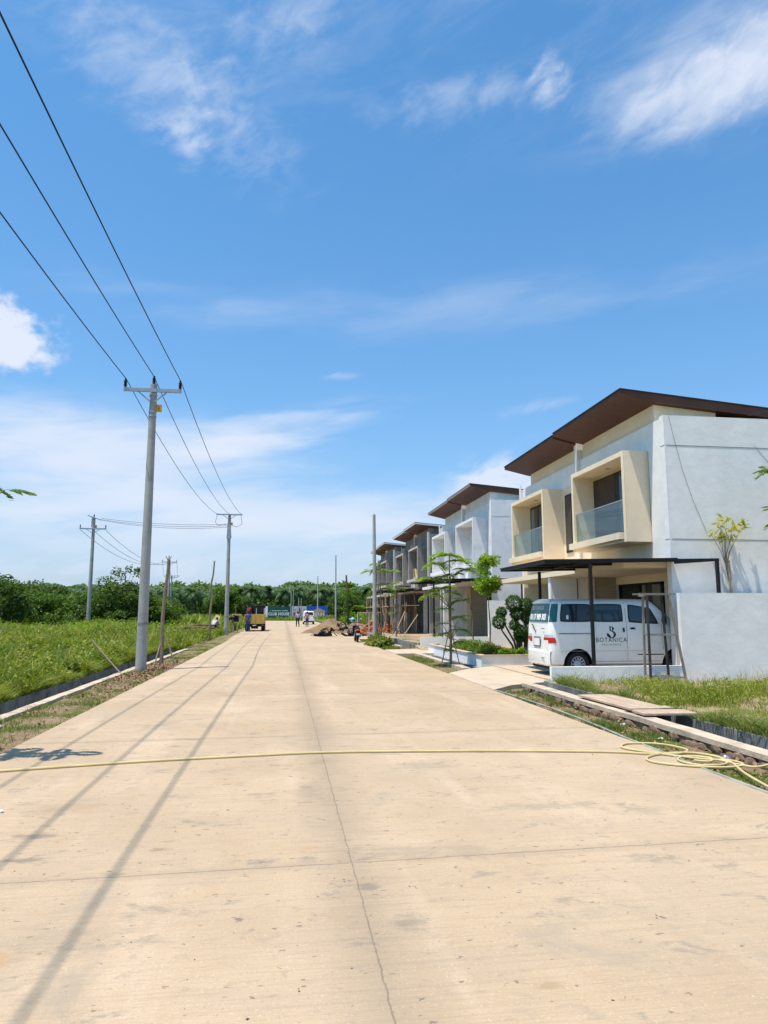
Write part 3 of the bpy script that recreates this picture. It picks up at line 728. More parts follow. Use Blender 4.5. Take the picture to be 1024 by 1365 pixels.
    mm = MB(); mm.tube([R(-.42, 1.24, .02), R(-.30, 1.22, .03), R(-.16, 1.10, .03), R(-.12, 1.06, .02)], .012, 6); mm.build('rear_wiper', 'rubber', van)
    # bumper
    mm = MB(); prf = [(.0, .24), (-.05, .28), (-.065, .40), (-.055, .58), (.0, .63)]
    nn = 9
    for i in range(nn):
        s = -.80+1.6*i/(nn-1); back = .09*abs(s/.8)**5
        for a, z in prf: mm.v.append((loc.x+a+back, loc.y+s, loc.z+z))
    for i in range(nn-1):
        for k in range(4): mm.f.append([i*5+k, i*5+k+1, (i+1)*5+k+1, (i+1)*5+k]); mm.mi.append(0)
    mm.build('rear_bumper', 'vanwhite', van, smooth=True)
    mm = MB(); mm.box(loc.x-.068, loc.y-.62, loc.z+.42, loc.x-.058, loc.y-.46, loc.z+.445); mm.build('reflector', 'cement', van)
    mm = MB(); mm.box(loc.x+.1, loc.y-.6, loc.z+.16, loc.x+3.7, loc.y+.6, loc.z+.25); mm.build('underbody', 'rubber', van)
    mm = MB(); mm.tube([(loc.x+.0, loc.y+.35, loc.z+.22), (loc.x+.6, loc.y+.35, loc.z+.22)], .03, 8); mm.build('exhaust_pipe', 'rubber', van)
    # side logo
    side = -1
    put_text('lettering', 'BOTANICA', .155, lambda a, b: S(1.62+a, .82+b), 'letterdark', van, 1.18, 0, .92)
    put_text('lettering', 'RESIDENCE', .065, lambda a, b: S(1.62+a, .735+b), 'letterdark', van, 1.7)
    lg = MB()
    def arc(cx, cz, r0x, r0z, r1x, r1z, a0, a1, k=14, dx=0):
        vs = []
        for i in range(k+1):
            a = math.radians(a0+(a1-a0)*i/k)
            vs.append(S(cx+r0x*math.cos(a), cz+r0z*math.sin(a), .006)); vs.append(S(cx+dx+r1x*math.cos(a), cz+r1z*math.sin(a), .006))
        lg.add(vs, [(2*i, 2*i+1, 2*i+3, 2*i+2) for i in range(k)])
    def pol(pts): lg.add([S(x, z, .006) for x, z in pts], [list(range(len(pts)))])
    cx = 1.60
    arc(cx+.03, 1.145, .075, .055, .028, .043, -90, 90)
    arc(cx+.03, 1.005, .115, .090, .055, .070, -90, 90)
    arc(cx+.03, 1.005, .125, .090, .105, .075, 180, 272)
    pol([(cx-.03, 1.20), (cx+.035, 1.20), (cx+.035, 1.188), (cx+.02, 1.185), (cx+.02, 1.10), (cx+.035, 1.098), (cx+.035, 1.09), (cx-.03, 1.09), (cx-.03, 1.098), (cx-.012, 1.10), (cx-.012, 1.185), (cx-.03, 1.188)])
    pol([(cx-.10, 1.035), (cx-.06, 1.03), (cx-.01, .99), (cx+.02, .935), (cx-.03, .935), (cx-.075, .96), (cx-.095, 1.0)])
    lg.build('logo', 'letterdark', van)
    # wheels
    for x in wx:
        for s in (-1, 1):
            c = (loc.x+x, loc.y+s*.72, loc.z-.005+wr)
            w = bpy.data.objects.new('wheel', None); COL.objects.link(w); w.parent = van; w.location = (x, s*.72, wr-.005)
            t = MB(); t.lathe((0, 0, 0), [(.19, -.09), (.27, -.09), (wr, -.06), (wr, .06), (.27, .09), (.19, .09)], 'y', 28, False); t.build('tyre', 'rubber', w, LOC, smooth=True)
            q = MB(); q.lathe((0, 0, 0), [(.195, s*.02), (.195, s*.07), (.17, s*.075), (.16, s*.04), (.10, s*.05), (.06, s*.085), (.0, s*.085)], 'y', 24)
            for k in range(12):
                a = 2*PI*k/12; q.bar((.10*math.cos(a), s*.055, .10*math.sin(a)), (.165*math.cos(a), s*.075, .165*math.sin(a)), .022, .03)
            q.build('rim', 'wheelrim', w, LOC)
            q = MB(); q.lathe((0, 0, 0), [(.155, s*.042), (.155, s*.047), (.11, s*.052), (.11, s*.047)], 'y', 20); q.build('rim_slots', 'rubber', w, LOC)
            a_ = MB(); pts = [(loc.x+x+.358*math.cos(a), loc.z+.30+.358*math.sin(a)) for a in [math.radians(-5+i*190/16) for i in range(17)]]
            vs = []
            for px_, pz_ in pts: vs += [(px_, loc.y+s*.54, pz_), (px_, loc.y+s*.805, pz_)]
            a_.add(vs, [(2*i, 2*i+1, 2*i+3, 2*i+2) for i in range(16)])
            vs2 = [(px_, loc.y+s*.545, pz_) for px_, pz_ in pts]; a_.add(vs2, [list(range(17))])
            a_.build('arch_liner', 'rubber', van)
    # windscreen
    mm = MB(); k = 6; vs = []
    for j in range(k+1):
        x = 2.83+.66*j/k; z = top(x)+.008; w = .60+.10*j/k
        vs += [(loc.x+x, loc.y-w, loc.z+z-.02), (loc.x+x, loc.y, loc.z+z+.004), (loc.x+x, loc.y+w, loc.z+z-.02)]
    mm.add(vs, [(3*j+i, 3*j+i+1, 3*j+i+4, 3*j+i+3) for j in range(k) for i in range(2)]); mm.build('windscreen', 'pane', van)
    for s in (-1, 1):
        mm = MB(); mm.ball((loc.x+3.93, loc.y+s*.60, loc.z+.80), .10, 10, 7, (.6, 1.2, .8)); mm.build('headlight', 'clearlamp', van, smooth=True)
make_van()

# ------------------------------------------------------------------ utility poles and wires
def utility_pole(x, y, z0, h, rb, rt, label, arms=(), band=False, tagp=False, cat='utility pole', group=None, lean=0., head=None, insul=True, mat='concrete_pole', n=16):
    o = empty('utility_pole', (x, y, z0), label, cat, group)
    m = MB(); k = 8
    m.tube([(lean*i/k, 0, -.3+(h+.3)*i/k) for i in range(k+1)], [rb+(rt-rb)*i/k for i in range(k+1)], n); m.build('shaft', mat, o, LOC, smooth=True)
    if band:
        m = MB(); m.lathe((0, 0, 0), [(rb-.012, 1.30), (rb-.002, 1.30), (rb-.004, 1.36), (rb-.012, 1.36)], 'z', 16); m.build('painted_band', 'cement', o, LOC)
        for z in (h-.85, h-.35, h-.98): m = MB(); m.lathe((0, 0, 0), [(rt, z), (rt+.018, z), (rt+.018, z+.05), (rt, z+.05)], 'z', 14); m.build('clamp_ring', 'steel', o, LOC)
    for az, hw, rot, off in arms:
        ca, sa = math.cos(rot), math.sin(rot)
        A = Vector((-hw*ca, -hw*sa, az)); B = Vector((hw*ca, hw*sa, az)); nrm = Vector((sa, -ca, 0))*(rt+.04)
        m = MB(); m.bar(A+nrm, B+nrm, .06, .10); arm = m.build('crossarm', 'steel', o, LOC)
        m = MB()
        for s in (-1, 1): m.bar(Vector((s*hw*.52*ca, s*hw*.52*sa, az-.03))+nrm, Vector((s*.06*ca, s*.06*sa, az-.34))+nrm*.9, .035, .035)
        m.build('arm_brace', 'steel', o, LOC)
        if insul:
            for s in (-.95, 0, .95):
                m = MB(); b = Vector((s*hw*ca, s*hw*sa, az+.05))+nrm*(0 if s == 0 else 1)
                if s == 0: b.z = h+.0
                prof = [(.02, 0), (.02, .03)]
                for q in range(4): prof += [(.055, .04+q*.05), (.03, .065+q*.05)]
                prof += [(.03, .26), (0.0, .28)]
                m.lathe(tuple(b), prof, 'z', 10); m.build('insulator', 'insul', o, LOC, smooth=True)
    if tagp:
        m = MB(); m.box(.10, -.03, h-.82, .26, -.02, h-.60); t = m.build('number_tag', 'tagyellow', o, LOC)
        m = MB(); m.add([(.18, -.033, h-.78), (.20, -.033, h-.70), (.185, -.033, h-.70), (.195, -.033, h-.63), (.16, -.033, h-.72), (.178, -.033, h-.72)], [(0, 1, 2, 5), (2, 3, 4, 5)]); m.build('lightning_mark', 'red', t, LOC)
    return o
XA = (-4.66, -3.89, -3.12)
P1 = utility_pole(-3.89, 20.9, -.02, 8.24, .155, .098, 'tall concrete utility pole with black insulators and an orange tag, nearest the camera', [(8.03, .81, 0, 0)], True, True, group='power line poles')
P2 = utility_pole(-4.2, 54.8, 0, 9.0, .17, .11, 'concrete utility pole at the left road edge beside the yellow truck', [(8.98, .97, 0, 0)], True, True, group='power line poles', insul=False)
m = MB()
for s in (-1, 1): m.bar((s*.10, 0, 8.0), (s*.16, 0, 7.2), .05, .05)
m.box(-.14, -.16, 7.15, .14, .0, 8.2); m.build('bracket', 'steel', P2, LOC)
P3 = utility_pole(-14.85, 58, .25, 8.75, .17, .11, 'concrete utility pole standing in front of the dark thicket at the left', [(7.85, 1.0, 0, 0)], True, True, group='power line poles')
m = MB(); m.bar((-.45, -.1, 8.9), (.55, -.1, 8.55), .07); m.bar((-.15, 0, 8.8), (-.15, 0, 8.0), .05); m.build('dead_end_bracket', 'steel', P3, LOC)
P4 = utility_pole(-15.6, 101, .2, 8.6, .17, .11, 'far utility pole behind the bare pole-like trunk at the left', [(8.3, 1.0, 0, 0)], False, False, group='power line poles')
P5 = utility_pole(-22.2, 147, .3, 8.7, .19, .12, 'smaller far utility pole just right of another, at the left of the field', [(8.6, 1.5, 0, 0), (8.3, 1.2, .4, 0)], False, False, group='power line poles', insul=False)
bare = [(4.52, 35.6, 6.55, .12, .075, 'bare grey pole beside the leafy tree at the right verge, nearest of the bare poles'),
        (6.55, 91, 8.9, .13, .07, 'tall bare pole behind the sand heap'),
        (6.1, 130, 8.2, .14, .08, 'thin bare pole in front of the blue printed board'),
        (1.7, 165, 7.5, .12, .08, 'thin bare pole above the seam of the green and pale boards, left one of two'),
        (2.2, 166, 7.9, .12, .08, 'thin bare pole above the seam of the green and pale boards, right one of two'),
        (3.5, 167, 5.0, .12, .08, 'short bare pole above the pale printed board, left one of two'), (4.1, 168, 5.0, .12, .08, 'short bare pole above the pale printed board, right one of two'),
        (-28.4, 230, 6.4, .2, .15, 'leftmost of three thin pale poles far across the field'), (-27.5, 231, 6.9, .2, .15, 'middle of three thin pale poles far across the field'),
        (-26.5, 232, 7.6, .2, .15, 'rightmost of three thin pale poles far across the field'), (-40, 90, 6.2, .06, .04, 'thin dark mast rising above the thicket at the far left'),
        (12.5, 150, 5.5, .14, .1, 'short pale pole between the far trees at the right')]
for x, y, h, rb, rt, lb in bare:
    utility_pole(x, y, 0, h, rb, rt, lb, cat='pole', group='bare poles along the road', lean=-.06, n=10)

def wire(pa, pb, sag, r=.012, n=24, ext=None):
    pts = [(pa[0]+(pb[0]-pa[0])*i/n, pa[1]+(pb[1]-pa[1])*i/n, pa[2]+(pb[2]-pa[2])*i/n-4*sag*(i/n)*(1-i/n)) for i in range(n+1)]
    m = MB(); m.tube(pts, r, 6); return m
def wire_obj(pa, pb, sag, label, r=.012):
    ob = wire(pa, pb, sag, r).build('power_cable', 'black'); tag(ob, label, 'cable', 'overhead power cables')
names = ('left', 'middle', 'right')
for i, x in enumerate(XA):
    zt = 8.34 if i != 1 else 8.46
    wire_obj((x, 20.85, zt), (x, -13.2, zt), .42, 'black cable from the nearest pole toward the camera, %s of the three' % names[i], .013)
    wire_obj((x, 20.85, zt), (-4.2+(i-1)*.9, 54.7, 9.02), .62, 'cable sagging from the nearest pole to the pole by the truck, %s of the three' % names[i], .012)
for k, (z1, sg) in enumerate(((8.95, .35), (8.85, .45), (8.80, .55))):
    wire_obj((-14.3, 58-.05*k, z1), (-4.3, 54.8, 8.25-.1*k), sg*.6, 'thin cable between the thicket pole and the pole by the truck, %s of three' % ('top', 'middle', 'lowest')[k], .014)
for i, s in enumerate((-1, 0, 1)):
    wire_obj((-14.85+s*.95, 58, 8.0), (-15.6+s*.95, 101, 8.5), 1.25, 'slack cable behind the thicket pole running to the far poles, %s of three' % names[i], .016)
    wire_obj((-15.6+s*.95, 101, 8.5), (-22.2+s*1.3, 147, 8.9), .9, 'distant cable between the two farthest poles, %s of three' % names[i], .018)
m = MB()
m.tube([(-5.1, 54.75, 8.9), (-5.25, 54.75, 8.4), (-5.0, 54.75, 8.15), (-4.35, 54.75, 8.3)], .015, 5); m.tube([(-3.35, 54.75, 8.9), (-3.25, 54.75, 8.3), (-3.6, 54.75, 8.05), (-4.0, 54.75, 8.15)], .015, 5)
m.build('jumper_cable', 'black', P2)

# ------------------------------------------------------------------ vegetation
def leaf_quads(P, size, updir=.5, aspect=.5, jitter=.35):
    """rhombic leaves at points P with random orientation"""
    n = len(P); a = rng.uniform(0, 2*PI, n); el = rng.normal(0, .55, n)
    d = np.stack([np.cos(a)*np.cos(el), np.sin(a)*np.cos(el), np.sin(el)-.15], 1); d /= np.linalg.norm(d, axis=1)[:, None]
    up = rng.normal(0, .6, (n, 3)); up[:, 2] += updir*2
    s = np.cross(d, up); s /= np.linalg.norm(s, axis=1)[:, None]+1e-6
    L = (size*rng.uniform(1-jitter, 1+jitter, n))[:, None]; w = L*aspect*.5
    nrm = np.cross(s, d)
    V = np.empty((n, 4, 3)); V[:, 0] = P; V[:, 1] = P+d*L*.5+s*w+nrm*L*.06; V[:, 2] = P+d*L; V[:, 3] = P+d*L*.5-s*w+nrm*L*.06
    return V.reshape(-1, 3), np.arange(4*n).reshape(n, 4)
def blob_points(blobs, per):
    out = []
    for (c, rad) in blobs:
        n = int(per*(rad[0]*rad[1]*rad[2])**(2/3)); u = rng.normal(0, 1, (n, 3)); u /= np.linalg.norm(u, axis=1)[:, None]
        rr = rng.uniform(.35, 1, n)**.45
        out.append(np.array(c)+u*rr[:, None]*np.array(rad))
    return np.concatenate(out)
def crown_blobs(R, Hc, zc, n, rmin, rmax, flat=.8, keep=1.0):
    B = []
    for i in range(n):
        a = random.uniform(0, 2*PI); t = random.uniform(-1, 1); q = math.sqrt(max(0, 1-t*t))*random.uniform(.35, 1.0)**.5
        r_ = random.uniform(rmin, rmax)
        B.append(((R*q*math.cos(a), R*q*math.sin(a), zc+Hc*t*random.uniform(.75, 1.1)), (r_, r_, r_*flat)))
    return B
def limbs(m, zc, R, n, r0, base=0.):
    for i in range(n):
        a = 2*PI*i/n+random.uniform(-.4, .4); q = R*random.uniform(.4, .75); z = zc+random.uniform(-.2, .6)*R
        m.tube([(0, 0, zc*.35), (q*.35*math.cos(a), q*.35*math.sin(a), zc*.7), (q*math.cos(a), q*math.sin(a), z)], [r0*.6, r0*.4, r0*.12], 6)
_cr = {}
def bush_variant(key, R, Hc, zc, nb, rmin, rmax, per, leaf, mat, aspect=.55):
    if key in _cr: return _cr[key]
    P = blob_points(crown_blobs(R, Hc, zc, nb, rmin, rmax), per); V, F = leaf_quads(P, leaf, .5, aspect)
    crown = np_obj('crown', V, F, mat); me = crown.data; bpy.data.objects.remove(crown)
    m = MB(); m.tube([(0, 0, -.2), (.04, .02, zc*.4), (0, .03, zc*.95)], [R*.07, R*.05, R*.025], 8); limbs(m, zc, R, 5, R*.05)
    t = m.build('trunk', 'bark'); tm = t.data; bpy.data.objects.remove(t)
    _cr[key] = (me, tm); return _cr[key]
def place_tree(name, var, loc, sc, rz, label, group, cat='tree'):
    me, tm = var; o = empty(name, loc, label, cat, group, rz); o.scale = sc if hasattr(sc, '__len__') else (sc, sc, sc)
    for nm, d_ in (('trunk', tm), ('crown', me)):
        c = bpy.data.objects.new(nm, d_); COL.objects.link(c); c.parent = o
    return o
vA = bush_variant('a', 2.6, 1.55, 1.9, 46, .55, 1.0, 330, .26, 'leaf')
vB = bush_variant('b', 2.3, 1.9, 2.3, 44, .5, .95, 330, .24, 'leafdark')
vC = bush_variant('c', 1.7, 1.1, 1.2, 26, .4, .7, 420, .18, 'leaf')
thick = [(-27.2, 56, 1.15, vA), (-23.6, 59, 1.12, vA), (-20.6, 55, 1.0, vB), (-18.2, 58.5, .92, vA), (-16.2, 56.5, .70, vC), (-15.2, 63, .86, vB), (-13.6, 61.5, 1.06, vB), (-11.9, 63, .98, vA), (-10.8, 66, .80, vB), (-30, 66, 1.35, vB),
         (-26, 70, 1.3, vB), (-21.5, 68, 1.15, vB), (-17.6, 66, 1.0, vA), (-33, 74, 1.5, vA), (-24.5, 52.5, .75, vC), (-20.2, 51.5, .7, vC), (-12.9, 58.2, .8, vC), (-29.2, 52, .8, vC), (-10.2, 61.5, .55, vC)]
order = sorted(range(len(thick)), key=lambda i: thick[i][0]/thick[i][1])
for rank, i in enumerate(order):
    x, y, s, v = thick[i]
    kind = 'low leafy shrub before' if v is vC else ('dark green bushy tree in' if v is vB else 'broad green bushy tree in')
    place_tree('bushy_tree' if v is not vC else 'leafy_shrub', v, (x, y, .15), (s, s, s*random.uniform(.78, .96)), random.uniform(0, 6), '%s the left thicket, number %d from the left' % (kind, rank+1), 'trees of the left thicket', 'tree' if v is not vC else 'shrub')
# taller sprig
place_tree('thin_tree', bush_variant('d', 1.1, .5, 4.6, 9, .25, .5, 500, .2, 'leafdark'), (-13.2, 62.4, 0), 1.08, 0, 'taller dark tree sticking out above the thicket right of the utility pole', None)
# mid field bushes / trees in front of the palms
vE = bush_variant('e', 3.2, 2.6, 4.2, 44, .8, 1.4, 170, .42, 'leaf')
vF = bush_variant('f', 2.0, 1.1, 1.2, 22, .5, .8, 260, .32, 'leafbright')
vG = bush_variant('g', 2.6, 3.0, 3.6, 30, .6, 1.1, 200, .36, 'leafdark')
mids = [(-12.5, 150, .95, vE, 'green tree rising behind the yellow truck'), (-8.5, 155, .8, vG, 'dark tree behind the yellow truck, right of the taller green one'), (9, 118, .7, vG, 'dark tree behind the tall bare pole, right of the blue board'), (11.5, 122, .75, vE, 'green tree above the motorcycle, left of the vine covered trunk'),
        (14.5, 118, .6, vG, 'dark tree between the vine covered trunk and the scaffold'), (9.6, 100, .6, vF, 'bright green shrub behind the tall bare pole'), (11.6, 108, .6, vF, 'bright green shrub at the foot of the vine covered trunk'), (17, 125, .8, vE, 'green tree just left of the grey houses'),
        (-34, 170, .75, vE, 'green tree at the edge of the plantation behind the far poles'), (-24, 160, .65, vE, 'small green tree between the far poles and the truck'), (-30, 118, .55, vG, 'dark tree behind the bare pole-like trunk at the left'), (-25.5, 112, .5, vE, 'green tree behind the foot of the far utility poles'),
        (-21, 96, .42, vE, 'green tree left of the far utility poles, right of the thicket'), (-18.5, 90, .5, vG, 'dark tree right of the thicket beside the nearest pole'), (-38, 130, .9, vG, 'large dark tree behind the thicket at the left'), (-52, 130, 1.0, vE, 'large green tree behind the thicket at the far left')]
for x, y, s, v, lb in mids: place_tree('field_tree' if v is not vF else 'leafy_shrub', v, (x, y, .1), s, random.uniform(0, 6), lb, 'trees at the field edge', 'tree' if v is not vF else 'shrub')

# palm plantation as one mass
def palms():
    Vs = []; Fs = []; off = 0
    pos = []
    for row in range(9):
        y = 205+row*8.5
        for x in np.arange(-150, 110, 6.2):
            pos.append((x+rng.uniform(-1.5, 1.5)+(3.1 if row % 2 else 0), y+rng.uniform(-1.5, 1.5)))
    K = 5
    for (px_, py_) in pos:
        if px_ > py_*.16+12 or px_ < -py_*.62: continue
        h = rng.uniform(5.6, 8.0)+ (py_-205)*.03+.6*math.sin(px_*.06)
        nf = 34
        for j in range(nf):
            a = rng.uniform(0, 2*PI); el = rng.uniform(-.35, 1.25); L = rng.uniform(3.6, 4.8)
            dx, dy = math.cos(a), math.sin(a)
            prev = np.array([px_, py_, h]); pts = [prev]; e = el
            for k in range(K):
                prev = prev+np.array([dx*math.cos(e), dy*math.cos(e), math.sin(e)])*L/K; e -= .42; pts.append(prev)
            pts = np.array(pts); side = np.array([-dy, dx, 0])
            w = np.array([.3, 1.0, 1.25, 1.1, .8, .1])
            for sgn in (-1, 1):
                edge = pts+side*(w*sgn)[:, None]+np.array([0, 0, -1])*(w*.55)[:, None]
                # saw edge : separate leaflets
                for k in range(K):
                    a0, a1 = pts[k], pts[k+1]; b1 = edge[k+1]*.5+edge[k]*.5
                    am = a0*.5+a1*.5
                    Vs += [a0, am, b1+(a1-a0)*.35]; Fs.append((off, off+1, off+2)); off += 3
                    Vs += [am, a1, edge[k+1]+(a1-a0)*.35]; Fs.append((off, off+1, off+2)); off += 3
    ob = np_obj('palm_plantation', np.array(Vs), np.array(Fs), 'palmleaf')
    tag(ob, 'dark green oil palm plantation filling the horizon behind the boards', 'palm plantation', kind='stuff')
    m = MB()
    for (px_, py_) in pos:
        if py_ > 225 or px_ > py_*.16+12 or px_ < -py_*.62: continue
        m.tube([(px_, py_, 0), (px_, py_, 7.0)], [.4, .3], 6)
    tr = m.build('palm_trunks', 'bark'); tr.parent = ob
    tr['kind'] = 'stuff'
palms()
B = []
for k in range(620):
    x = random.uniform(-230, 75); y = random.uniform(283, 300); top = (12.9+.7*math.sin(x*.09)+.5*math.sin(x*.31)) * (1 if x < 25 else max(.55, 1-(x-25)*.012)) * (1 if x > -48 else .84)
    z = top-random.uniform(1.0, 3.0) if k % 3 else random.uniform(2, 9); B.append(((x, y, z), (random.uniform(2.0, 3.4), 2.2, random.uniform(1.2, 2.2))))
P = blob_points(B, 26); V, F = leaf_quads(P, 1.15, .8, .7)
tag(np_obj('distant_woodland', V, F, 'leaf'), 'mid green woodland rising behind the palms along the horizon', 'woodland', kind='stuff')
# dark undergrowth below palms
P = np.stack([rng.uniform(-150, 60, 26000), rng.uniform(204, 262, 26000), rng.uniform(0, 5.5, 26000)**1.0], 1)
V, F = leaf_quads(P, 1.3, .3, .6)
tag(np_obj('undergrowth', V, F, 'leafdark'), 'dark undergrowth below the palm plantation', 'undergrowth', kind='stuff')

def pinnate(m, o, az, L, droop, el=.35, nl=8, lw=.15, ll=None):
    """compound leaf: rachis and paired leaflets as quads (added to MB)"""
    p = Vector(o); d0 = Vector((math.cos(az), math.sin(az), 0)); side = Vector((-d0.y, d0.x, 0)); e = el
    ll = ll or L*.40
    for k in range(nl):
        st = L/nl; q = p+(d0*math.cos(e)+Vector((0, 0, math.sin(e))))*st; e -= droop/nl
        t = (k+1)/nl; w = ll*math.sin(PI*(.18+.80*t))**.7
        for s in (-1, 1):
            tip = q+side*s*w+d0*w*.30-Vector((0, 0, w*(.25+random.uniform(-.1, .15)))); mid = (q+tip)/2; ww = .13*L**.5
            n = d0*ww*.5
            m.add([q, mid-n, tip, mid+n], [(0, 1, 2, 3)])
        p = q
def feather_tree(loc, whorls, trunk, label, stakes=True, mat='leafbright', group='young feathery street trees', name='young_tree', L0=.5):
    """whorls = (x,y,z, n, length)"""
    o = empty(name, loc, label, 'tree', group)
    m = MB(); m.tube(trunk, [.045-.03*i/(len(trunk)-1) for i in range(len(trunk))], 8)
    c = MB()
    for x, y, z, n, L in whorls:
        # branch from nearest trunk point
        tz = max(.3, z-.35*math.hypot(x, y)-.1); k = min(range(len(trunk)), key=lambda i: abs(trunk[i][2]-tz)); t = trunk[k]
        m.tube([t, ((t[0]+x)/2, (t[1]+y)/2, (t[2]+z)/2+.05), (x, y, z)], [.018, .012, .006], 5)
        n = int(n*1.45)
        for j in range(n):
            pinnate(c, (x, y, z), 2*PI*j/n+random.uniform(-.4, .4), L*random.uniform(.65, 1.0), random.uniform(.9, 1.7), random.uniform(-.1, .7))
    m.build('trunk', 'barklight', o, LOC); c.build('crown', mat, o, LOC)
    if stakes:
        for s in (-1, 1):
            q = MB(); q.tube([(s*.28, -.12*s, -.05), (s*.02, 0, 1.15)], .018, 6); q.build('stake', 'wood', o, LOC)
    return o
W1 = [(0, 0, 3.42, 7, .75), (.35, .1, 3.25, 6, .65), (-.45, -.1, 3.15, 6, .7), (.5, 0, 2.95, 6, .6), (.15, .2, 2.8, 5, .55), (-.55, .1, 2.65, 6, .6), (-.35, -.2, 2.35, 6, .6), (-.6, 0, 2.2, 6, .55), (.1, 0, 2.25, 5, .45), (.4, .1, 2.0, 5, .5), (-.15, -.1, 1.75, 5, .45), (.3, 0, 1.5, 5, .45), (-.25, .1, 1.3, 4, .35), (.3, .05, 1.12, 6, .45), (-.25, 0, .98, 6, .4), (.25, -.1, .75, 5, .35), (-.05, 0, .5, 5, .3)]
feather_tree((5.06, 21.6, -.02), W1, [(0, 0, -.1), (.02, 0, .8), (-.02, .01, 1.8), (0, 0, 2.6), (0, 0, 3.4)], 'young tree with feathery leaf tiers on the verge left of the white planter wall')
W1 = [(x*.78, y, z, n, L*(.86 if z > 1.6 else 1.05)) for x, y, z, n, L in W1]+[(.2, .1, 1.95, 5, .4), (-.2, 0, 1.55, 5, .4), (.15, 0, 1.3, 5, .4), (0, 0, 2.55, 6, .5), (-.1, 0, 2.95, 6, .55)]
W2 = [(-.15, 0, 3.85, 7, .7), (.5, .1, 3.75, 6, .65), (-.6, -.1, 3.75, 6, .65), (.2, 0, 3.1, 6, .55), (.35, 0, 2.85, 6, .6), (-.3, 0, 4.15, 5, .45)]
feather_tree((4.95, 36.6, -.02), W2, [(0, 0, -.1), (.03, 0, 1.2), (-.03, 0, 2.6), (0, 0, 4.1)], 'young feathery tree close behind the bare pole on the right verge')
W3 = [(0, 0, 3.2, 6, .5), (.3, 0, 2.9, 5, .45), (-.25, 0, 2.6, 5, .4), (.2, .1, 1.9, 5, .4), (-.2, 0, 1.5, 4, .35)]
feather_tree((6.35, 40.5, .1), W3, [(0, 0, -.1), (.05, 0, 1.2), (0, 0, 2.4), (0, 0, 3.2)], 'thin feathery tree in front of the grey third house beside the scaffold')
W4 = [(0, 0, 2.1, 9, .75), (.3, 0, 1.95, 7, .6), (-.3, 0, 1.9, 7, .6)]
feather_tree((6.9, 67, .1), W4, [(0, 0, -.1), (.05, 0, 1.2), (0, 0, 2.0)], 'small umbrella shaped green tree left of the bare grey pole, far along the plots', False)
# left tree mostly off frame
W5 = [(.46, .0, 3.02, 3, .45), (.62, .05, 2.98, 2, .40), (-.6, .3, 3.3, 5, .5), (-.9, -.4, 3.0, 5, .5), (-.3, 0, 3.6, 5, .5), (-1.1, .2, 2.7, 5, .5)]
feather_tree((-3.75, 8.35, -.02), W5, [(0, 0, -.1), (.02, 0, 1.2), (-.02, 0, 2.4), (0, 0, 3.6)], 'feathery tree at the left picture edge, only its branch tips in view', True, 'leaf')
W6 = [(-.55, 0, 4.05, 5, .5), (-.5, 0, 3.75, 5, .45), (-.5, .1, 5.0, 5, .5), (0, 0, 5.2, 8, .6), (.3, .2, 4.6, 7, .6), (.2, -.3, 4.0, 6, .6), (.5, 0, 3.6, 6, .5)]
feather_tree((12.15, 15.35, .0), W6, [(0, 0, -.1), (.02, 0, 1.8), (-.02, 0, 3.4), (0, 0, 5.1)], 'feathery tree at the right picture edge in front of the white side wall', True, 'leaf')
# left branch tip reaches frame
def round_tree(loc, zc, R, Hc, trunkpts, n, leaf, mat, label, name='young_tree', nb=20, rmin=.16, rmax=.28, bark='barklight', rad=.035, group='young feathery street trees'):
    o = empty(name, loc, label, 'tree', group)
    m = MB(); m.tube(trunkpts, [rad-.6*rad*i/(len(trunkpts)-1) for i in range(len(trunkpts))], 8)
    B = crown_blobs(R, Hc, zc, nb, rmin, rmax, .9)
    for b in B[:7]: m.tube([trunkpts[-1], (b[0][0]*.5, b[0][1]*.5, (trunkpts[-1][2]+b[0][2])/2), b[0]], [.014, .009, .004], 5)
    m.build('trunk', bark, o, LOC)
    V, F = leaf_quads(blob_points(B, n), leaf, .5, .6); c = np_obj('crown', V, F, mat, o); return o
round_tree((8.05, 27.6, .2), 2.85, .52, .72, [(0, 0, -.1), (.04, 0, .9), (-.02, 0, 1.7), (0, 0, 2.4)], 1900, .13, 'leafbright', 'young tree with a dense bright green oval crown on the front lawn', nb=26)
# yellow leaved plant behind wall
o = empty('young_tree', (11.05, 16.48, 0), 'slender yellow leaved young tree against the white side wall', 'tree')
m = MB(); m.tube([(0, 0, -.1), (0, 0, 1.9), (-.1, 0, 2.75)], [.035, .03, .022], 7)
tips = [(-.45, 0, 3.55), (-.25, -.05, 3.8), (0, .03, 3.95), (.15, 0, 3.75), (.35, -.05, 3.7), (.42, 0, 3.85), (-.1, 0, 3.5), (.1, -.03, 3.55), (-.28, 0, 3.45)]
P = []
for t in tips:
    m.tube([(-.1, 0, 2.7), (-.1+t[0]*.25, 0, 3.1), t], [.013, .009, .004], 5)
    for k in range(13): P.append((t[0]+rng.normal(0, .07), t[1]+rng.normal(0, .05), t[2]+rng.normal(0, .045)))
m.build('trunk', 'barklight', o, LOC); V, F = leaf_quads(np.array(P), .15, .6, .42); np_obj('crown', V, F, 'leafyellow', o)
m = MB(); m.tube([(.06, 0, 0), (-.02, 0, 2.9)], .02, 6); m.tube([(-.1, 0, 0), (-.06, 0, 2.8)], .015, 6); m.build('stake', 'wood', o, LOC)
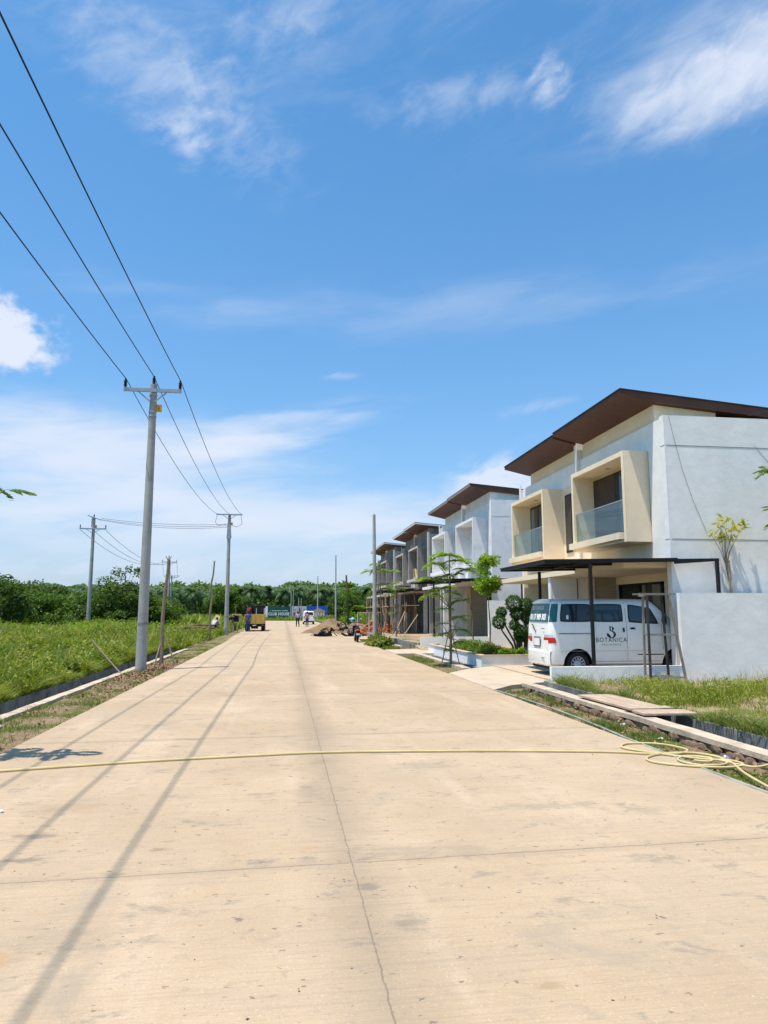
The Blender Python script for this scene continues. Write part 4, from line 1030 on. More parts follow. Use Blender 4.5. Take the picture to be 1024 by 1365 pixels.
# bare crooked saplings
def bare_tree(loc, pts, r0, r1, label, stakes=None, mat='barklight', twigs=True):
    o = empty('bare_sapling', loc, label, 'tree', 'newly planted bare saplings')
    m = MB(); n = len(pts); m.tube(pts, [r0+(r1-r0)*i/(n-1) for i in range(n)], 9)
    if twigs:
        t = Vector(pts[-1])
        for k in range(4):
            a = k*1.7; m.tube([t-Vector((0, 0, .05)), t+Vector((.09*math.cos(a), .09*math.sin(a), .12))], [r1*.5, r1*.2], 5)
    m.build('trunk', mat, o, LOC)
    for s in (stakes or []): q = MB(); q.tube(s, .022, 6); q.build('stake', 'wood', o, LOC)
    return o
bare_tree((-3.66, 23, -.03), [(-.02, 0, -.1), (-.02, 0, .6), (-.04, .0, 1.4), (.0, 0, 2.3), (.06, 0, 2.9), (.07, 0, 3.28)], .065, .04, 'bare leafless sapling with two stakes just right of the nearest pole', [[(-.22, -.1, 0), (0, 0, .95)], [(.42, .05, 0), (.05, 0, .95)]])
bare_tree((-4.35, 44, 0), [(-.02, 0, -.1), (.02, 0, .8), (.0, .0, 1.6), (.1, 0, 2.5), (-.02, 0, 3.1), (.12, 0, 3.9), (.16, 0, 4.6)], .075, .045, 'crooked bare sapling beside the log pile', [[(-.25, 0, 0), (0, 0, .6)], [(.35, .0, 0), (.05, 0, .6)]])
bare_tree((8.0, 29.7, .1), [(0, 0, 0), (-.08, 0, .7), (-.05, 0, 1.2), (-.18, 0, 1.9), (-.3, 0, 2.45)], .035, .02, 'thin bent bare sapling in front of the second house, left of the round crowned tree', mat='log')
vp = bare_tree((6.0, 67, 0), [(0, 0, -.1), (-.02, 0, 1.5), (-.1, 0, 3), (-.22, 0, 5.0)], .12, .08, 'dark vine covered trunk standing behind the scrap heap', mat='bark')
P = np.stack([rng.normal(-.08, .28, 900), rng.normal(0, .25, 900), rng.uniform(.3, 3.9, 900)**1.0], 1); V, F = leaf_quads(P, .16, .4, .6); np_obj('vine', V, F, 'leaf', vp)

# topiary
o = empty('topiary_tree', (7.35, 22.0, .2), 'clipped tree with dark green pompom balls on crooked stems beside the van', 'tree')
pom = [(-.62, 0, 1.12, .22), (-.50, .1, 1.42, .17), (-.12, 0, 1.70, .27), (-.05, -.05, 1.38, .21), (.30, 0, 1.64, .24), (.32, .05, 1.24, .19), (-.15, -.1, 1.02, .16), (.05, -.15, .80, .24), (.02, -.12, .68, .2), (.55, .1, 1.5, .2)]
m = MB()
for i, (x, y, z, r_) in enumerate(pom):
    bx = -.05+.05*(i % 5); m.tube([(bx, 0, -.05), (bx+x*.25, y*.3, z*.35), (x*.85, y*.8, z*.75), (x, y, z)], [.045, .035, .025, .015], 7)
m.build('trunk', 'bark', o, LOC)
for x, y, z, r_ in pom:
    n = int(5200*r_); u = rng.normal(0, 1, (n, 3)); u /= np.linalg.norm(u, axis=1)[:, None]; P = np.array([x, y, z])+u*(r_*rng.uniform(.82, 1.0, n))[:, None]
    V, F = leaf_quads(P, .05, .2, .7); np_obj('pompom', V, F, 'pomleaf', o)
# hedge
def hedge(pts, label, mat='hedgeleaf', name='low_hedge', hgt=.34, wid=.34, n=2600, leaf=.07, cat='hedge'):
    P = []
    for k in range(n):
        i = random.randrange(len(pts)-1); t = random.random(); a, b = pts[i], pts[i+1]
        ang = random.uniform(0, PI); q = random.uniform(.6, 1)**.5
        hh = hgt*(.8+.3*math.sin(13*(i+t))+.1*math.sin(31*t))
        P.append((a[0]+(b[0]-a[0])*t+wid*q*math.cos(ang), a[1]+(b[1]-a[1])*t+random.uniform(-.1, .1), a[2]+hh*q*math.sin(ang)))
    V, F = leaf_quads(np.array(P), leaf, .6, .6); return tag(np_obj(name, V, F, mat), label, cat)
hedge([(6.35, 25.4, .24), (6.4, 23.5, .24), (6.6, 21.9, .24)], 'low uneven hedge with reddish tips on the front lawn beside the van', n=5200, hgt=.42)
hedge([(6.7, 21.6, .24), (7.6, 21.5, .24)], 'small clump of bright green leaves below the van, at the lawn corner', 'leafbright', 'low_shrub', .28, .2, 900, .07, 'shrub')
hedge([(4.6, 36.6, .0), (4.5, 34.6, .0), (4.75, 33.0, .0)], 'ragged strappy plants with dry leaves at the foot of the bare grey pole', 'grassdry', 'verge_plants', .42, .3, 1500, .28, 'plants')

# grasses (nobody could count them)
def grass(name, label, region, n, h0, h1, w, mat, lean=.5, weight=None, zfun=None, cat='grass', hpow=1.0):
    x, y = region(n); 
    if weight is not None:
        k = weight(x, y) > rng.uniform(0, 1, len(x)); x, y = x[k], y[k]
    n = len(x); z = np.array([gz(a, b) for a, b in zip(x, y)]) if zfun is None else zfun(x, y)
    a = rng.uniform(0, 2*PI, n); hh = rng.uniform(h0, h1, n)*(.22+1.5*sn(x, y, 1.1)*(.35+.95*sn(x, y, 3.3, 4)))
    if callable(w): ww = w(x, y)
    else: ww = np.full(n, w)
    ww = ww*rng.uniform(.6, 1.3, n)
    b = rng.uniform(0, 2*PI, n); ln = hh*lean*rng.uniform(.2, 1.1, n)
    base = np.stack([x, y, z-.01], 1); s = np.stack([np.cos(a)*ww/2, np.sin(a)*ww/2, np.zeros(n)], 1)
    l1 = np.stack([np.cos(b)*ln*.3, np.sin(b)*ln*.3, hh*.6], 1); l2 = np.stack([np.cos(b)*ln, np.sin(b)*ln, hh], 1)
    V = np.empty((n, 5, 3)); V[:, 0] = base-s*.6; V[:, 1] = base+s*.6; V[:, 2] = base+l1+s; V[:, 3] = base+l1-s; V[:, 4] = base+l2
    o = np.arange(n)[:, None]*5
    F = np.concatenate([o+np.array([0, 1, 2]), o+np.array([0, 2, 3]), o+np.array([3, 2, 4])])
    return tag(np_obj(name, V.reshape(-1, 3), F, mat), label, cat, kind='stuff')
def reg(x0f, x1f, y0, y1, p=1.0):
    def f(n):
        y = y0+(y1-y0)*rng.uniform(0, 1, n)**p; x = x0f(y)+(x1f(y)-x0f(y))*rng.uniform(0, 1, n); return x, y
    return f
c_ = lambda v: (lambda y: v+0*y)
grass('field_grass', 'lush bright green weeds filling the field on the left', reg(lambda y: -.5*y-3.5, c_(-4.98), 7.5, 30, 1.25), 80000, .16, .50, lambda x, y: .012+.0009*y, 'grass', .9)
def weeds(name, label, region, n, hmax, size, mat, weight=None, zoff=.05, cat='weeds', sz2=0):
    x, y = region(n)
    k = (weight(x, y) if weight else np.clip((sn(x, y, 1.7, 3)-.25)*2.2, .05, 1)) > rng.uniform(0, 1, n); x, y = x[k], y[k]; n = len(x)
    z = np.array([gz(a, b) for a, b in zip(x, y)]) + hmax*rng.uniform(0, 1, n)**.7*(.22+1.5*sn(x, y, 1.1)*(.35+.95*sn(x, y, 3.3, 4)))
    V, F = leaf_quads(np.stack([x, y, z], 1), 1, .9, .42); V = V.reshape(n, 4, 3); P0 = V[:, :1]; V = P0+(V-P0)*(size+sz2*y)[:, None, None]
    return tag(np_obj(name, V.reshape(-1, 3), F, mat), label, cat, kind='stuff')
weeds('field_weeds', 'broad leaved weeds among the near grass of the left field', reg(lambda y: -.5*y-3.5, c_(-4.95), 7.5, 30, 1.25), 120000, .44, .045, 'grass', sz2=.0022)
weeds('field_weeds', 'broad leaved weeds farther across the left field', reg(lambda y: -.46*y-3, c_(-4.3), 30, 62, 1.2), 90000, .46, .045, 'grass', sz2=.0022)
def clumps(name, label, region, n, per, size, R, hh, mat):
    x, y = region(n); P = []; S = []
    for a, b in zip(x, y):
        r_ = R*rng.uniform(.5, 1.3); k = int(per*rng.uniform(.6, 1.3)); h = hh*rng.uniform(.5, 1.3)
        q = r_*rng.uniform(0, 1, k)**.5; t = rng.uniform(0, 2*PI, k); z = gz(a, b)+h*np.sqrt(np.clip(1-(q/r_)**2, 0, 1))*rng.uniform(.35, 1, k)
        P.append(np.stack([a+q*np.cos(t), b+q*np.sin(t), z], 1)); S.append(np.full(k, size+.0016*b))
    P = np.concatenate(P); S = np.concatenate(S)
    V, F = leaf_quads(P, 1, 1.2, .55); V = V.reshape(-1, 4, 3); V = P[:, None]+(V-P[:, None])*S[:, None, None]
    return tag(np_obj(name, V.reshape(-1, 3), F, mat), label, 'weeds', kind='stuff')
clumps('weed_clumps', 'low dark green leafy clumps among the near grass on the left', reg(lambda y: -.5*y-3, c_(-5.1), 8, 34, 1.1), 420, 110, .07, .34, .44, 'leaf')
clumps('weed_clumps', 'bright leafy clumps rising from the left field', reg(lambda y: -.48*y-3, c_(-5.0), 8, 60, 1.1), 700, 90, .07, .40, .60, 'grass')
clumps('weed_clumps', 'leafy clumps farther across the left field', reg(lambda y: -.44*y-3, c_(-4.6), 40, 110, 1.0), 420, 80, .09, .8, .75, 'leafbright')
clumps('weed_clumps', 'yellow green leafy clumps in the lot before the boundary wall', reg(c_(6.1), lambda y: 7.5+.3*y, 6, 15.8, .9), 80, 70, .04, .20, .22, 'grass')
weeds('lot_weeds', 'leafy yellow green weeds in front of the boundary wall', reg(c_(5.95), lambda y: 7.5+.35*y, 6, 16.1, .9), 52000, .19, .04, 'grass', lambda x, y: np.clip((sn(x, y, 1.5, 2.5)-.45)*3.5, .0, 1)*np.where((np.abs(y-9.4) < .8) & (x < 7.2), .1, 1)*np.where((y > 13.4) & (x > 9.6), .3, 1))
grass('field_grass', 'bright green grass farther across the left field', reg(lambda y: -.46*y-3, c_(-4.4), 30, 62, 1.2), 60000, .18, .52, lambda x, y: .012+.0011*y, 'grass', .9)
grass('field_grass', 'distant green grass toward the palms', reg(lambda y: -.42*y-2, lambda y: -4.3-.0*y, 62, 195, 1.3), 70000, .3, .8, lambda x, y: .02+.0016*y, 'grass', .8)
grass('field_grass', 'green grass beyond the sand heap and in front of the boards', reg(lambda y: np.where(y < 152, 8.8, -24), lambda y: .16*y+8, 85, 198, 1.0), 34000, .3, .75, lambda x, y: .02+.0014*y, 'grass', .8)
def wv(x, y): return np.clip((sn(x, y, 2.6, 1)-.42)*3.0, .05, 1)
grass('dry_stalks', 'dry straw coloured stalks standing among the left field grass', reg(lambda y: -.46*y-3, c_(-5.0), 8, 50, 1.2), 9000, .45, .75, lambda x, y: .006+.0007*y, 'drystalk', .5, lambda x, y: np.clip((sn(x, y, 1.6, 6)-.5)*3, .02, 1))
grass('dry_stalks', 'dry straw stalks in the lot before the boundary wall', reg(c_(6.0), lambda y: 7.5+.3*y, 6, 16, .9), 5000, .2, .42, .007, 'drystalk', .7, lambda x, y: np.clip((sn(x, y, 1.6, 6)-.4)*3, .03, 1))
grass('verge_grass', 'sparse dry grass on the left verge', reg(c_(-4.12), c_(-3.10), 4, 40, 1.3), 26000, .02, .10, .010, 'grassdry', 1.0, wv)
grass('verge_grass', 'sparse dry grass on the right verge', reg(c_(4.30), c_(5.03), 3, 14.9, 1.0), 26000, .02, .085, .009, 'grassdry', 1.0, wv)
grass('verge_grass', 'dry grass round the young tree on the right verge', reg(c_(4.32), c_(5.03), 19.6, 27.4, 1.0), 9000, .03, .09, .016, 'grassdry', 1.0, lambda x, y: np.clip((y-21.6)*1.2, .06, 1))
grass('verge_grass', 'green verge grass by the bare grey pole', reg(c_(4.35), c_(5.05), 30.9, 41, 1.0), 7000, .04, .2, .03, 'grassdry', .9)
grass('lot_grass', 'yellow green weeds in front of the pale boundary wall', reg(c_(5.95), lambda y: 7.5+.35*y, 5.5, 16.1, .9), 52000, .04, .17, .013, 'grass', .9, lambda x, y: np.clip((sn(x, y, 1.5, 2.5)-.43)*3.5, .03, 1)*np.where((np.abs(y-9.4-.0*x) < .8) & (x < 7.2), .15, 1)*np.where((y > 13.4) & (x > 9.6), .35, 1))
grass('lawn_grass', 'short lawn behind the white planter wall', reg(c_(6.05), c_(8.45), 21.1, 28.7, 1.0), 16000, .03, .07, .02, 'lawn', .8, None, lambda x, y: 0*x+.24)
grass('drain_weeds', 'weeds hanging over the edge of the drain', reg(c_(5.82), c_(6.1), 4, 15, 1.0), 6500, .08, .24, .014, 'grassdry', 1.8)
grass('drain_weeds', 'weeds growing over the left drain', reg(c_(-5.1), c_(-4.83), 8, 33, 1.0), 15000, .12, .34, .018, 'grass', 2.0)

# leaf litter and small debris
def scatter(name, label, pts, size, mat, zoff=.01, kind='stuff', cat='litter'):
    n = len(pts); P = np.array(pts); V, F = leaf_quads(P, size, 2.0, .7, .5)
    return tag(np_obj(name, V, F, mat), label, cat, kind=kind)
pts = [(rng.uniform(-4.1, -3.1), rng.normal(20.3, 2.2), rng.uniform(-.02, .035)) for k in range(3400)]
scatter('dead_leaves', 'reddish brown dead leaves around the foot of the nearest pole', pts, .06, 'leaflitter')
pts = [(rng.uniform(4.3, 5.0), rng.uniform(4, 14.5), rng.uniform(-.02, .02)) for k in range(500)]+[(rng.uniform(-4.1, -3.15), rng.uniform(5, 16), rng.uniform(-.02, .02)) for k in range(500)]
scatter('dead_leaves', 'scattered dry leaves on the verges', pts, .05, 'leaflitter')
pts = [(rng.uniform(-3.0, 4.2), 2.4+20*rng.uniform(0, 1)**1.6, .036) for k in range(240)]
scatter('road_debris', 'tiny stones and leaf scraps on the road', pts, .018, 'leaflitter')

# ------------------------------------------------------------------ hoses, boards, litter
def hosepath(pts, r, name, mat, label, z=.045):
    # catmull-rom
    P = [Vector((p[0], p[1], p[2] if len(p) > 2 else z)) for p in pts]; out = []
    for i in range(len(P)-1):
        a, b, c, d_ = P[max(i-1, 0)], P[i], P[i+1], P[min(i+2, len(P)-1)]
        for k in range(8):
            t = k/8; out.append(.5*((2*b)+(c-a)*t+(2*a-5*b+4*c-d_)*t*t+(3*b-a-3*c+d_)*t**3))
    out.append(P[-1]); m = MB(); m.tube(out, r, 7); return tag(m.build(name, mat, smooth=True), label, 'hose')
hp = [(-5.2, 7.35, -.0), (-3.4, 7.65, .05), (-2.76, 7.83), (-1.4, 8.12), (-.3, 8.27), (.47, 8.34), (1.6, 8.26), (2.8, 8.1), (3.7, 7.92), (4.1, 7.75), (4.45, 7.75), (4.62, 7.95), (4.5, 8.30), (4.15, 8.40), (3.95, 8.15), (4.15, 7.80), (4.5, 7.40), (4.75, 7.28), (4.72, 7.05), (4.40, 7.0), (3.95, 7.25), (3.9, 7.5), (4.15, 7.72), (4.55, 7.75), (4.72, 7.5), (4.6, 7.15), (4.3, 7.12), (4.2, 7.38), (4.4, 7.58), (4.6, 7.45), (4.5, 7.28), (4.36, 7.35)]
hosepath(hp, .0125, 'garden_hose', 'hose', 'pale yellow hose lying across the road and coiled at the right verge')
hosepath([(5.0, 7.0, .06), (4.75, 6.95, .05), (4.62, 7.3, .05), (4.68, 7.2, .05), (4.52, 6.75), (4.42, 6.4), (4.33, 6.0), (4.25, 5.5), (4.22, 4.6)], .0125, 'garden_hose', 'hose', 'pale yellow hose end curving toward the camera at the right verge')
hosepath([(4.33, 14.6), (4.42, 13), (4.45, 11.2), (4.40, 9.8), (4.33, 8.8), (4.31, 8.0), (4.26, 7.0), (4.24, 6), (4.27, 4.5)], .014, 'garden_hose', 'hosegreen', 'thin grey green hose lying along the right road edge', .03)
for (x, y, L_, wd, rz, z, lb) in ((5.46, 11.25, 1.95, .62, .03, .155, 'longest weathered board laid over the drain in front of the weeds'), (5.50, 9.98, .44, .80, -.08, .158, 'short weathered board laid across the drain, nearest the camera of the pair'), (5.48, 10.4, .22, .72, .05, .165, 'narrow weathered slat across the drain between two boards')):
    m = MB(); ca, sa = math.cos(rz), math.sin(rz); nb = max(1, int(wd/.3)) if L_ > 1 else 1
    for k in range(nb):
        w0 = -wd/2+wd*k/nb+.004; w1 = -wd/2+wd*(k+1)/nb-.004
        vs = [(x+a*ca-b*sa, y+a*sa+b*ca, z+c) for c in (0, .028) for a, b in ((w0, -L_/2), (w1, -L_/2+.03*k), (w1, L_/2-.04*k), (w0, L_/2))]
        m.add(vs, [(3, 2, 1, 0), (4, 5, 6, 7), (0, 1, 5, 4), (1, 2, 6, 5), (2, 3, 7, 6), (3, 0, 4, 7)])
    tag(m.build('wooden_board', 'wood'), lb, 'board', 'boards over the drain')
def crumple(name, loc, s, label, mat='paper'):
    m = MB(); m.ball((0, 0, s*.3), s, 9, 6, (1, .8, .45)); m.v = [(a+random.uniform(-.25, .25)*s, b+random.uniform(-.25, .25)*s, max(0, c+random.uniform(-.2, .2)*s)) for a, b, c in m.v]
    ob = m.build(name, mat, None, LOC); ob.location = loc; return tag(ob, label, 'litter')
crumple('plastic_scrap', (4.92, 10.1, -.02), .045, 'white plastic scrap on the right verge left of the hose coil, farther of the two')
crumple('plastic_scrap', (4.86, 8.95, -.02), .035, 'small white plastic scrap on the verge just above the hose coil')
crumple('plastic_bottle', (4.86, 7.55, .0), .05, 'crushed silver scrap at the right end of the hose coil', 'steel')
crumple('plastic_scrap', (-2.2, 6.3, .03), .028, 'white scrap of paper on the road at the left edge')
crumple('plastic_bag', (-3.98, 11.2, -.03), .05, 'pale crumpled bag on the left verge beside the kerb', 'clearlamp')
crumple('stone', (8.9, 14.2, .05), .12, 'pale stone among the weeds in front of the tall boundary wall', 'kerb')
m = MB(); m.tube([(-5.0, 20.0, .9), (-4.78, 20, .62), (-4.6, 20.02, .42), (-4.25, 20.05, .02)], [.012, .02, .022, .025], 7); m.tube([(-4.6, 20.02, .42), (-4.35, 20.1, .12)], [.014, .008], 5)
tag(m.build('fallen_branch', 'wood'), 'pale crooked branch leaning out of the drain left of the nearest pole', 'branch')

# tree guard frame
o = empty('tree_guard', (8.65, 15.75, .05), 'tall wooden tree guard frame standing in the weeds before the van', 'frame')
M['woodgrey'] = simple('grey_weathered_pole', (.24, .22, .19), .9, vary=.3, scale=5)
T = [(8.33, 15.62, 2.02), (8.40, 15.95, 2.02), (8.87, 15.62, 2.02), (8.87, 15.95, 2.02)]
Bt = [(8.26, 15.50, .0), (8.38, 15.98, .0), (9.14, 15.52, .0), (8.97, 15.98, .0)]
for a, b, mt in zip(T, Bt, ('black', 'wood', 'wood', 'black')): m = MB(); m.bar(a, b, .045); m.build('leg', 'woodgrey' if mt == 'wood' else 'darkwood', o)
m = MB()
def rail(z):
    t = (2.02-z)/2.02; p = [tuple(T[i][k]*(1-t)+Bt[i][k]*t for k in range(3)) for i in (0, 1, 3, 2)]
    for i in range(4): m.bar(p[i], p[(i+1) % 4], .035)
for z in (1.10, .14): rail(z)
m.bar((8.15, 15.62, 2.035), (9.02, 15.62, 2.035), .05, .04); m.bar((8.15, 15.93, 2.035), (9.02, 15.93, 2.035), .05, .04); m.bar((8.3, 15.6, 2.0), (8.3, 15.97, 2.0), .04)
m.build('rail', 'woodgrey', o)

# ------------------------------------------------------------------ construction stuff
def heap(name, c, R, h, mat, label, cat='heap', seed=1, n=26, elong=1.0):
    m = MB(); rs = 9; random.seed(seed); vs = [(c[0], c[1], c[2]+h)]
    for j in range(1, rs+1):
        t = j/rs
        for i in range(n):
            a = 2*PI*i/n; q = R*t*(1+.18*math.sin(2*a+seed)+.10*math.sin(5*a+2*seed))
            z = h*(1-t)**1.05*(1+.12*math.sin(3*a+seed))+random.uniform(-.03, .03)*h
            vs.append((c[0]+q*math.cos(a), c[1]+q*elong*math.sin(a), c[2]+max(-.02, z) if j < rs else c[2]-.03))
    fs = [(0, 1+i, 1+(i+1) % n) for i in range(n)]
    for j in range(rs-1):
        for i in range(n): fs.append((1+j*n+i, 1+(j+1)*n+i, 1+(j+1)*n+(i+1) % n, 1+j*n+(i+1) % n))
    m.add(vs, fs); return tag(m.build(name, mat, smooth=True), label, cat)
heap('sand_heap', (3.7, 57.5, .03), 2.15, 1.12, 'sand', 'large brown sand heap at the right of the road', seed=1)
heap('sand_heap', (5.9, 59, .03), 1.9, .85, 'sand', 'lower sand heap behind the motorcycle, right of the large one', seed=3)
heap('sand_heap', (2.65, 50.3, .03), .95, .5, 'sand', 'small sand heap in front of the large one', seed=5)
# bricks
random.seed(5); m = MB()
for k in range(420):
    a = random.uniform(0, 2*PI); q = random.uniform(0, 1)**.6; x = 6.1+.95*q*math.cos(a); y = 50+.9*q*math.sin(a); z = .1+1.15*(1-q)*random.uniform(.2, 1)
    d = Vector((math.cos(k*1.7), math.sin(k*1.7), random.uniform(-.5, .5))).normalized()*.11; m.bar(Vector((x, y, z))-d, Vector((x, y, z))+d, .10, .06)
tag(m.build('brick_pile', 'brick'), 'pile of orange bricks behind the low fence near the bare grey pole', 'bricks', kind='stuff')
m = MB()
for k in range(260):
    a = random.uniform(0, 2*PI); q = random.uniform(0, 1)**.6; x = 7.6+.7*q*math.cos(a); y = 52+.9*q*math.sin(a); z = .1+.8*(1-q)*random.uniform(.2, 1)
    d = Vector((math.cos(k*1.7), math.sin(k*1.7), random.uniform(-.5, .5))).normalized()*.11; m.bar(Vector((x, y, z))-d, Vector((x, y, z))+d, .10, .06)
tag(m.build('brick_pile', 'brick'), 'smaller pile of bricks seen through the bamboo scaffold', 'bricks', kind='stuff')
o = empty('site_fence', (5.2, 49, .0), 'open frame fence of thin posts in front of the orange bricks', 'fence')
m = MB(); m.bar((4.95, 48.5, 1.62), (8.4, 48.6, 1.62), .05, .07); m.build('top_rail', 'wood', o)
for x in (4.97, 5.75, 6.6, 7.5, 8.35): m = MB(); m.bar((x, 48.52, 0), (x, 48.52, 1.6), .05); m.build('post', 'cement_light', o)
# scaffold
def scaffold(x0, y0, y1, zs, n, label, seed):
    random.seed(seed)
    o = empty('bamboo_scaffold', (x0, (y0+y1)/2, .2), label, 'scaffold', 'bamboo scaffolds')
    for i in range(n):
        y = y0+(y1-y0)*i/(n-1)+random.uniform(-.2, .2); x = x0+random.choice((0, .9)); h = random.uniform(1.9, 3.3)
        m = MB(); m.tube([(x, y, .1), (x+random.uniform(-.18, .18), y+random.uniform(-.3, .3), h*.55), (x+random.uniform(-.2, .2), y+random.uniform(-.35, .35), h)], [.045, .04, .03], 6); m.build('pole', 'bamboo', o)
    for z in zs:
        for k in range(3):
            m = MB(); a = y0+(y1-y0)*k/3; b = y0+(y1-y0)*(k+1)/3
            m.box(x0-.15, a+.03, z+random.uniform(-.03, .03), x0+.95, b-.03, z+.06); m.build('platform_board', 'wood', o)
    for k in range(5):
        m = MB(); y = random.uniform(y0, y1); m.bar((x0-.1, y, .3), (x0+.1, y+random.uniform(-2.2, 2.2), 2.3), .05); m.build('brace', 'wood', o)
scaffold(7.9, 46.5, 56.5, (2.05, 3.2), 26, 'bamboo scaffold with board platforms before the third, unfinished house', 2)
scaffold(8.1, 61, 71, (2.1,), 18, 'bamboo scaffold before the farthest unfinished house', 8)
for (a, b, lb) in (((6.9, 44.8, .2), (7.7, 45.4, 1.7), 'pale timber prop leaning left of the black carport post at the third house'), ((6.9, 41.5, .2), (7.9, 42.0, 1.5), 'pale timber prop leaning right of the first prop, near the scaffold')):
    m = MB(); m.bar(a, b, .045); tag(m.build('timber_prop', 'wood'), lb, 'timber', 'leaning timber props')
o = empty('timber_offcuts', (9.2, 49, 3.95), 'small frame of timber offcuts left in the balcony bay of the third house', 'timber')
m = MB(); m.bar((9.05, 48.6, 3.95), (9.05, 48.9, 4.6), .10); m.bar((9.05, 49.5, 3.95), (9.05, 49.3, 4.6), .10); m.bar((9.05, 48.6, 4.0), (9.05, 49.5, 4.0), .10); m.bar((9.05, 48.85, 4.6), (9.05, 49.35, 4.6), .10); m.build('batten', 'woodY', o)
# scrap heap at (434-470,833-848)
o = empty('scrap_heap', (3.0, 49, .03), 'dark heap of scrap frames and sheets with a yellow board beside the motorcycle', 'scrap')
random.seed(9); m = MB()
for k in range(46):
    t = k/45; x = 2.35+3.0*random.random(); y = 48.5+1.2*random.random(); z = .08+.75*random.random()*math.exp(-((x-3.9)/1.0)**2)
    a = random.uniform(0, PI); L_ = random.uniform(.12, .38); d = Vector((math.cos(a), .3*math.sin(a), random.uniform(-.5, .7))).normalized()*L_
    m.bar(Vector((x, y, z))-d, Vector((x, y, z))+d, .05, random.choice((.04, .14)))
for (x, z, r_) in ((2.75, .30, .26), (4.55, .30, .26), (3.95, .75, .22)): 
    pts_ = [(x+r_*math.cos(t), 48.4, z+r_*math.sin(t)) for t in [2*PI*i/16 for i in range(17)]]; m.tube(pts_, .035, 6)
m.build('dark_scrap', 'black', o)
m = MB(); m.box(2.3, 48.2, .66, 3.5, 48.35, .80); m.build('yellow_board', 'woodY', o)
m = MB(); m.box(4.1, 48.9, .70, 5.4, 49.0, .80); m.build('pale_board', 'wood', o)
m = MB(); m.add([(2.0, 48.8, .03), (2.9, 48.8, .75), (3.2, 49.6, .75), (2.3, 49.6, .03), (2.05, 48.8, -.0), (2.95, 48.8, .70), (3.25, 49.6, .70), (2.35, 49.6, -.0)], [(3, 2, 1, 0), (4, 5, 6, 7), (0, 1, 5, 4), (1, 2, 6, 5), (2, 3, 7, 6), (3, 0, 4, 7)]); m.build('leaning_sheet', 'cement_light', o)
# logs at left
random.seed(4)
for k, (x0, y0, x1, y1, z, r_) in enumerate(((-7.9, 46.5, -4.7, 48.0, .38, .11), (-7.4, 47.2, -4.9, 48.2, .50, .10), (-7.0, 46.8, -4.4, 47.6, .62, .09), (-6.6, 46.2, -4.9, 47.0, .40, .10), (-6.2, 47.5, -4.6, 48.6, .75, .08))):
    m = MB(); m.tube([(x0, y0, z), ((x0+x1)/2, (y0+y1)/2, z+.08), (x1, y1, z+.02)], [r_, r_*1.05, r_*.9], 9)
    tag(m.build('log', 'log'), 'brown log in the low pile at the left field edge, %s one' % ('lowest long', 'second', 'third', 'front short', 'topmost')[k], 'log', 'logs piled at the field edge')
m = MB(); m.add([(-5.45, 52.2, .1), (-4.75, 52.2, .3), (-4.45, 52.4, 1.35), (-4.75, 52.5, 1.5), (-5.1, 52.4, .95)], [(0, 1, 2, 3, 4)]); m.add([(-5.45, 52.26, .1), (-4.75, 52.26, .3), (-4.45, 52.46, 1.35), (-4.75, 52.56, 1.5), (-5.1, 52.46, .95)], [(0, 1, 2, 3, 4)])
for i in range(5): m.f.append([i, (i+1) % 5, 5+(i+1) % 5, 5+i]); m.mi.append(0)
tag(m.build('leaning_sheet', 'woodY'), 'pale yellow sheet leaning behind the worker left of the roadside pole', 'sheet')
# earth mound behind
heap('rubbish_mound', (-14.5, 100, .3), 2.2, .9, 'log', 'dark brushwood mound in the field below the far thin poles', seed=6)

# ------------------------------------------------------------------ billboard
o = empty('billboard', (-1, 170, .2), 'dark green site hoarding reading CLUB HOUSE at the end of the road', 'sign')
m = MB(); m.box(-4.0, 170, .25, 1.88, 170.12, 3.05); p = m.build('green_panel', 'darkgreen', o)
fn = lambda a, b: (-1.06+a, 169.985, b)
put_text('lettering', 'CLUB HOUSE', .92, lambda a, b: fn(a, b+1.05), 'letterwhite', p, 1.05, .035, .86)
m = MB(); random.seed(3); x = -3.1
while x < .95:
    w_ = random.uniform(.10, .22); hh = random.uniform(.14, .2)
    if random.random() > .16: m.box(x, 169.98, 2.0, x+w_, 169.99, 2.0+hh)
    x += w_+.06
m.build('small_print', 'letterwhite', p)
m = MB()
for x in (-3.8, -1, 1.7): m.box(x-.05, 170.13, 0, x+.05, 170.22, 3.0)
m.build('post', 'steel', o)
o = empty('printed_board', (-5.4, 170, .2), 'narrow white and blue printed board seen behind the truck', 'sign')
m = MB(); m.box(-6.8, 170.02, .25, -4.05, 170.14, 3.05); m.build('panel', 'letterwhite', o); m = MB(); m.box(-6.8, 170.0, 2.75, -4.3, 170.015, 3.05); m.build('blue_band', 'blue_panel', o)
o = empty('printed_board', (3.6, 170, .2), 'pale printed board with pink shapes between the green and the blue boards', 'sign')
m = MB(); m.box(1.92, 170.0, .3, 5.36, 170.12, 3.15); m.build('panel', 'pink_panel', o)
m = MB()
for (x, z, w_, h_) in ((3.5, .9, .5, 1.4), (3.4, 2.2, .55, .6), (4.5, 1.6, .9, .35), (2.3, 1.0, .5, .8), (2.5, 2.2, .3, .3), (4.6, 2.3, .5, .12)): m.prism([(x, z), (x+w_, z+.05), (x+w_*.9, z+h_), (x+w_*.3, z+h_*1.05)], 'y', 169.98, 169.995)
m.build('pink_shapes', 'magenta', o)
o = empty('printed_board', (7.9, 170, .2), 'blue printed board showing a tan building, right of the pale board', 'sign')
m = MB(); m.box(5.40, 170.0, .35, 10.32, 170.12, 3.2); p = m.build('panel', 'blue_panel', o)
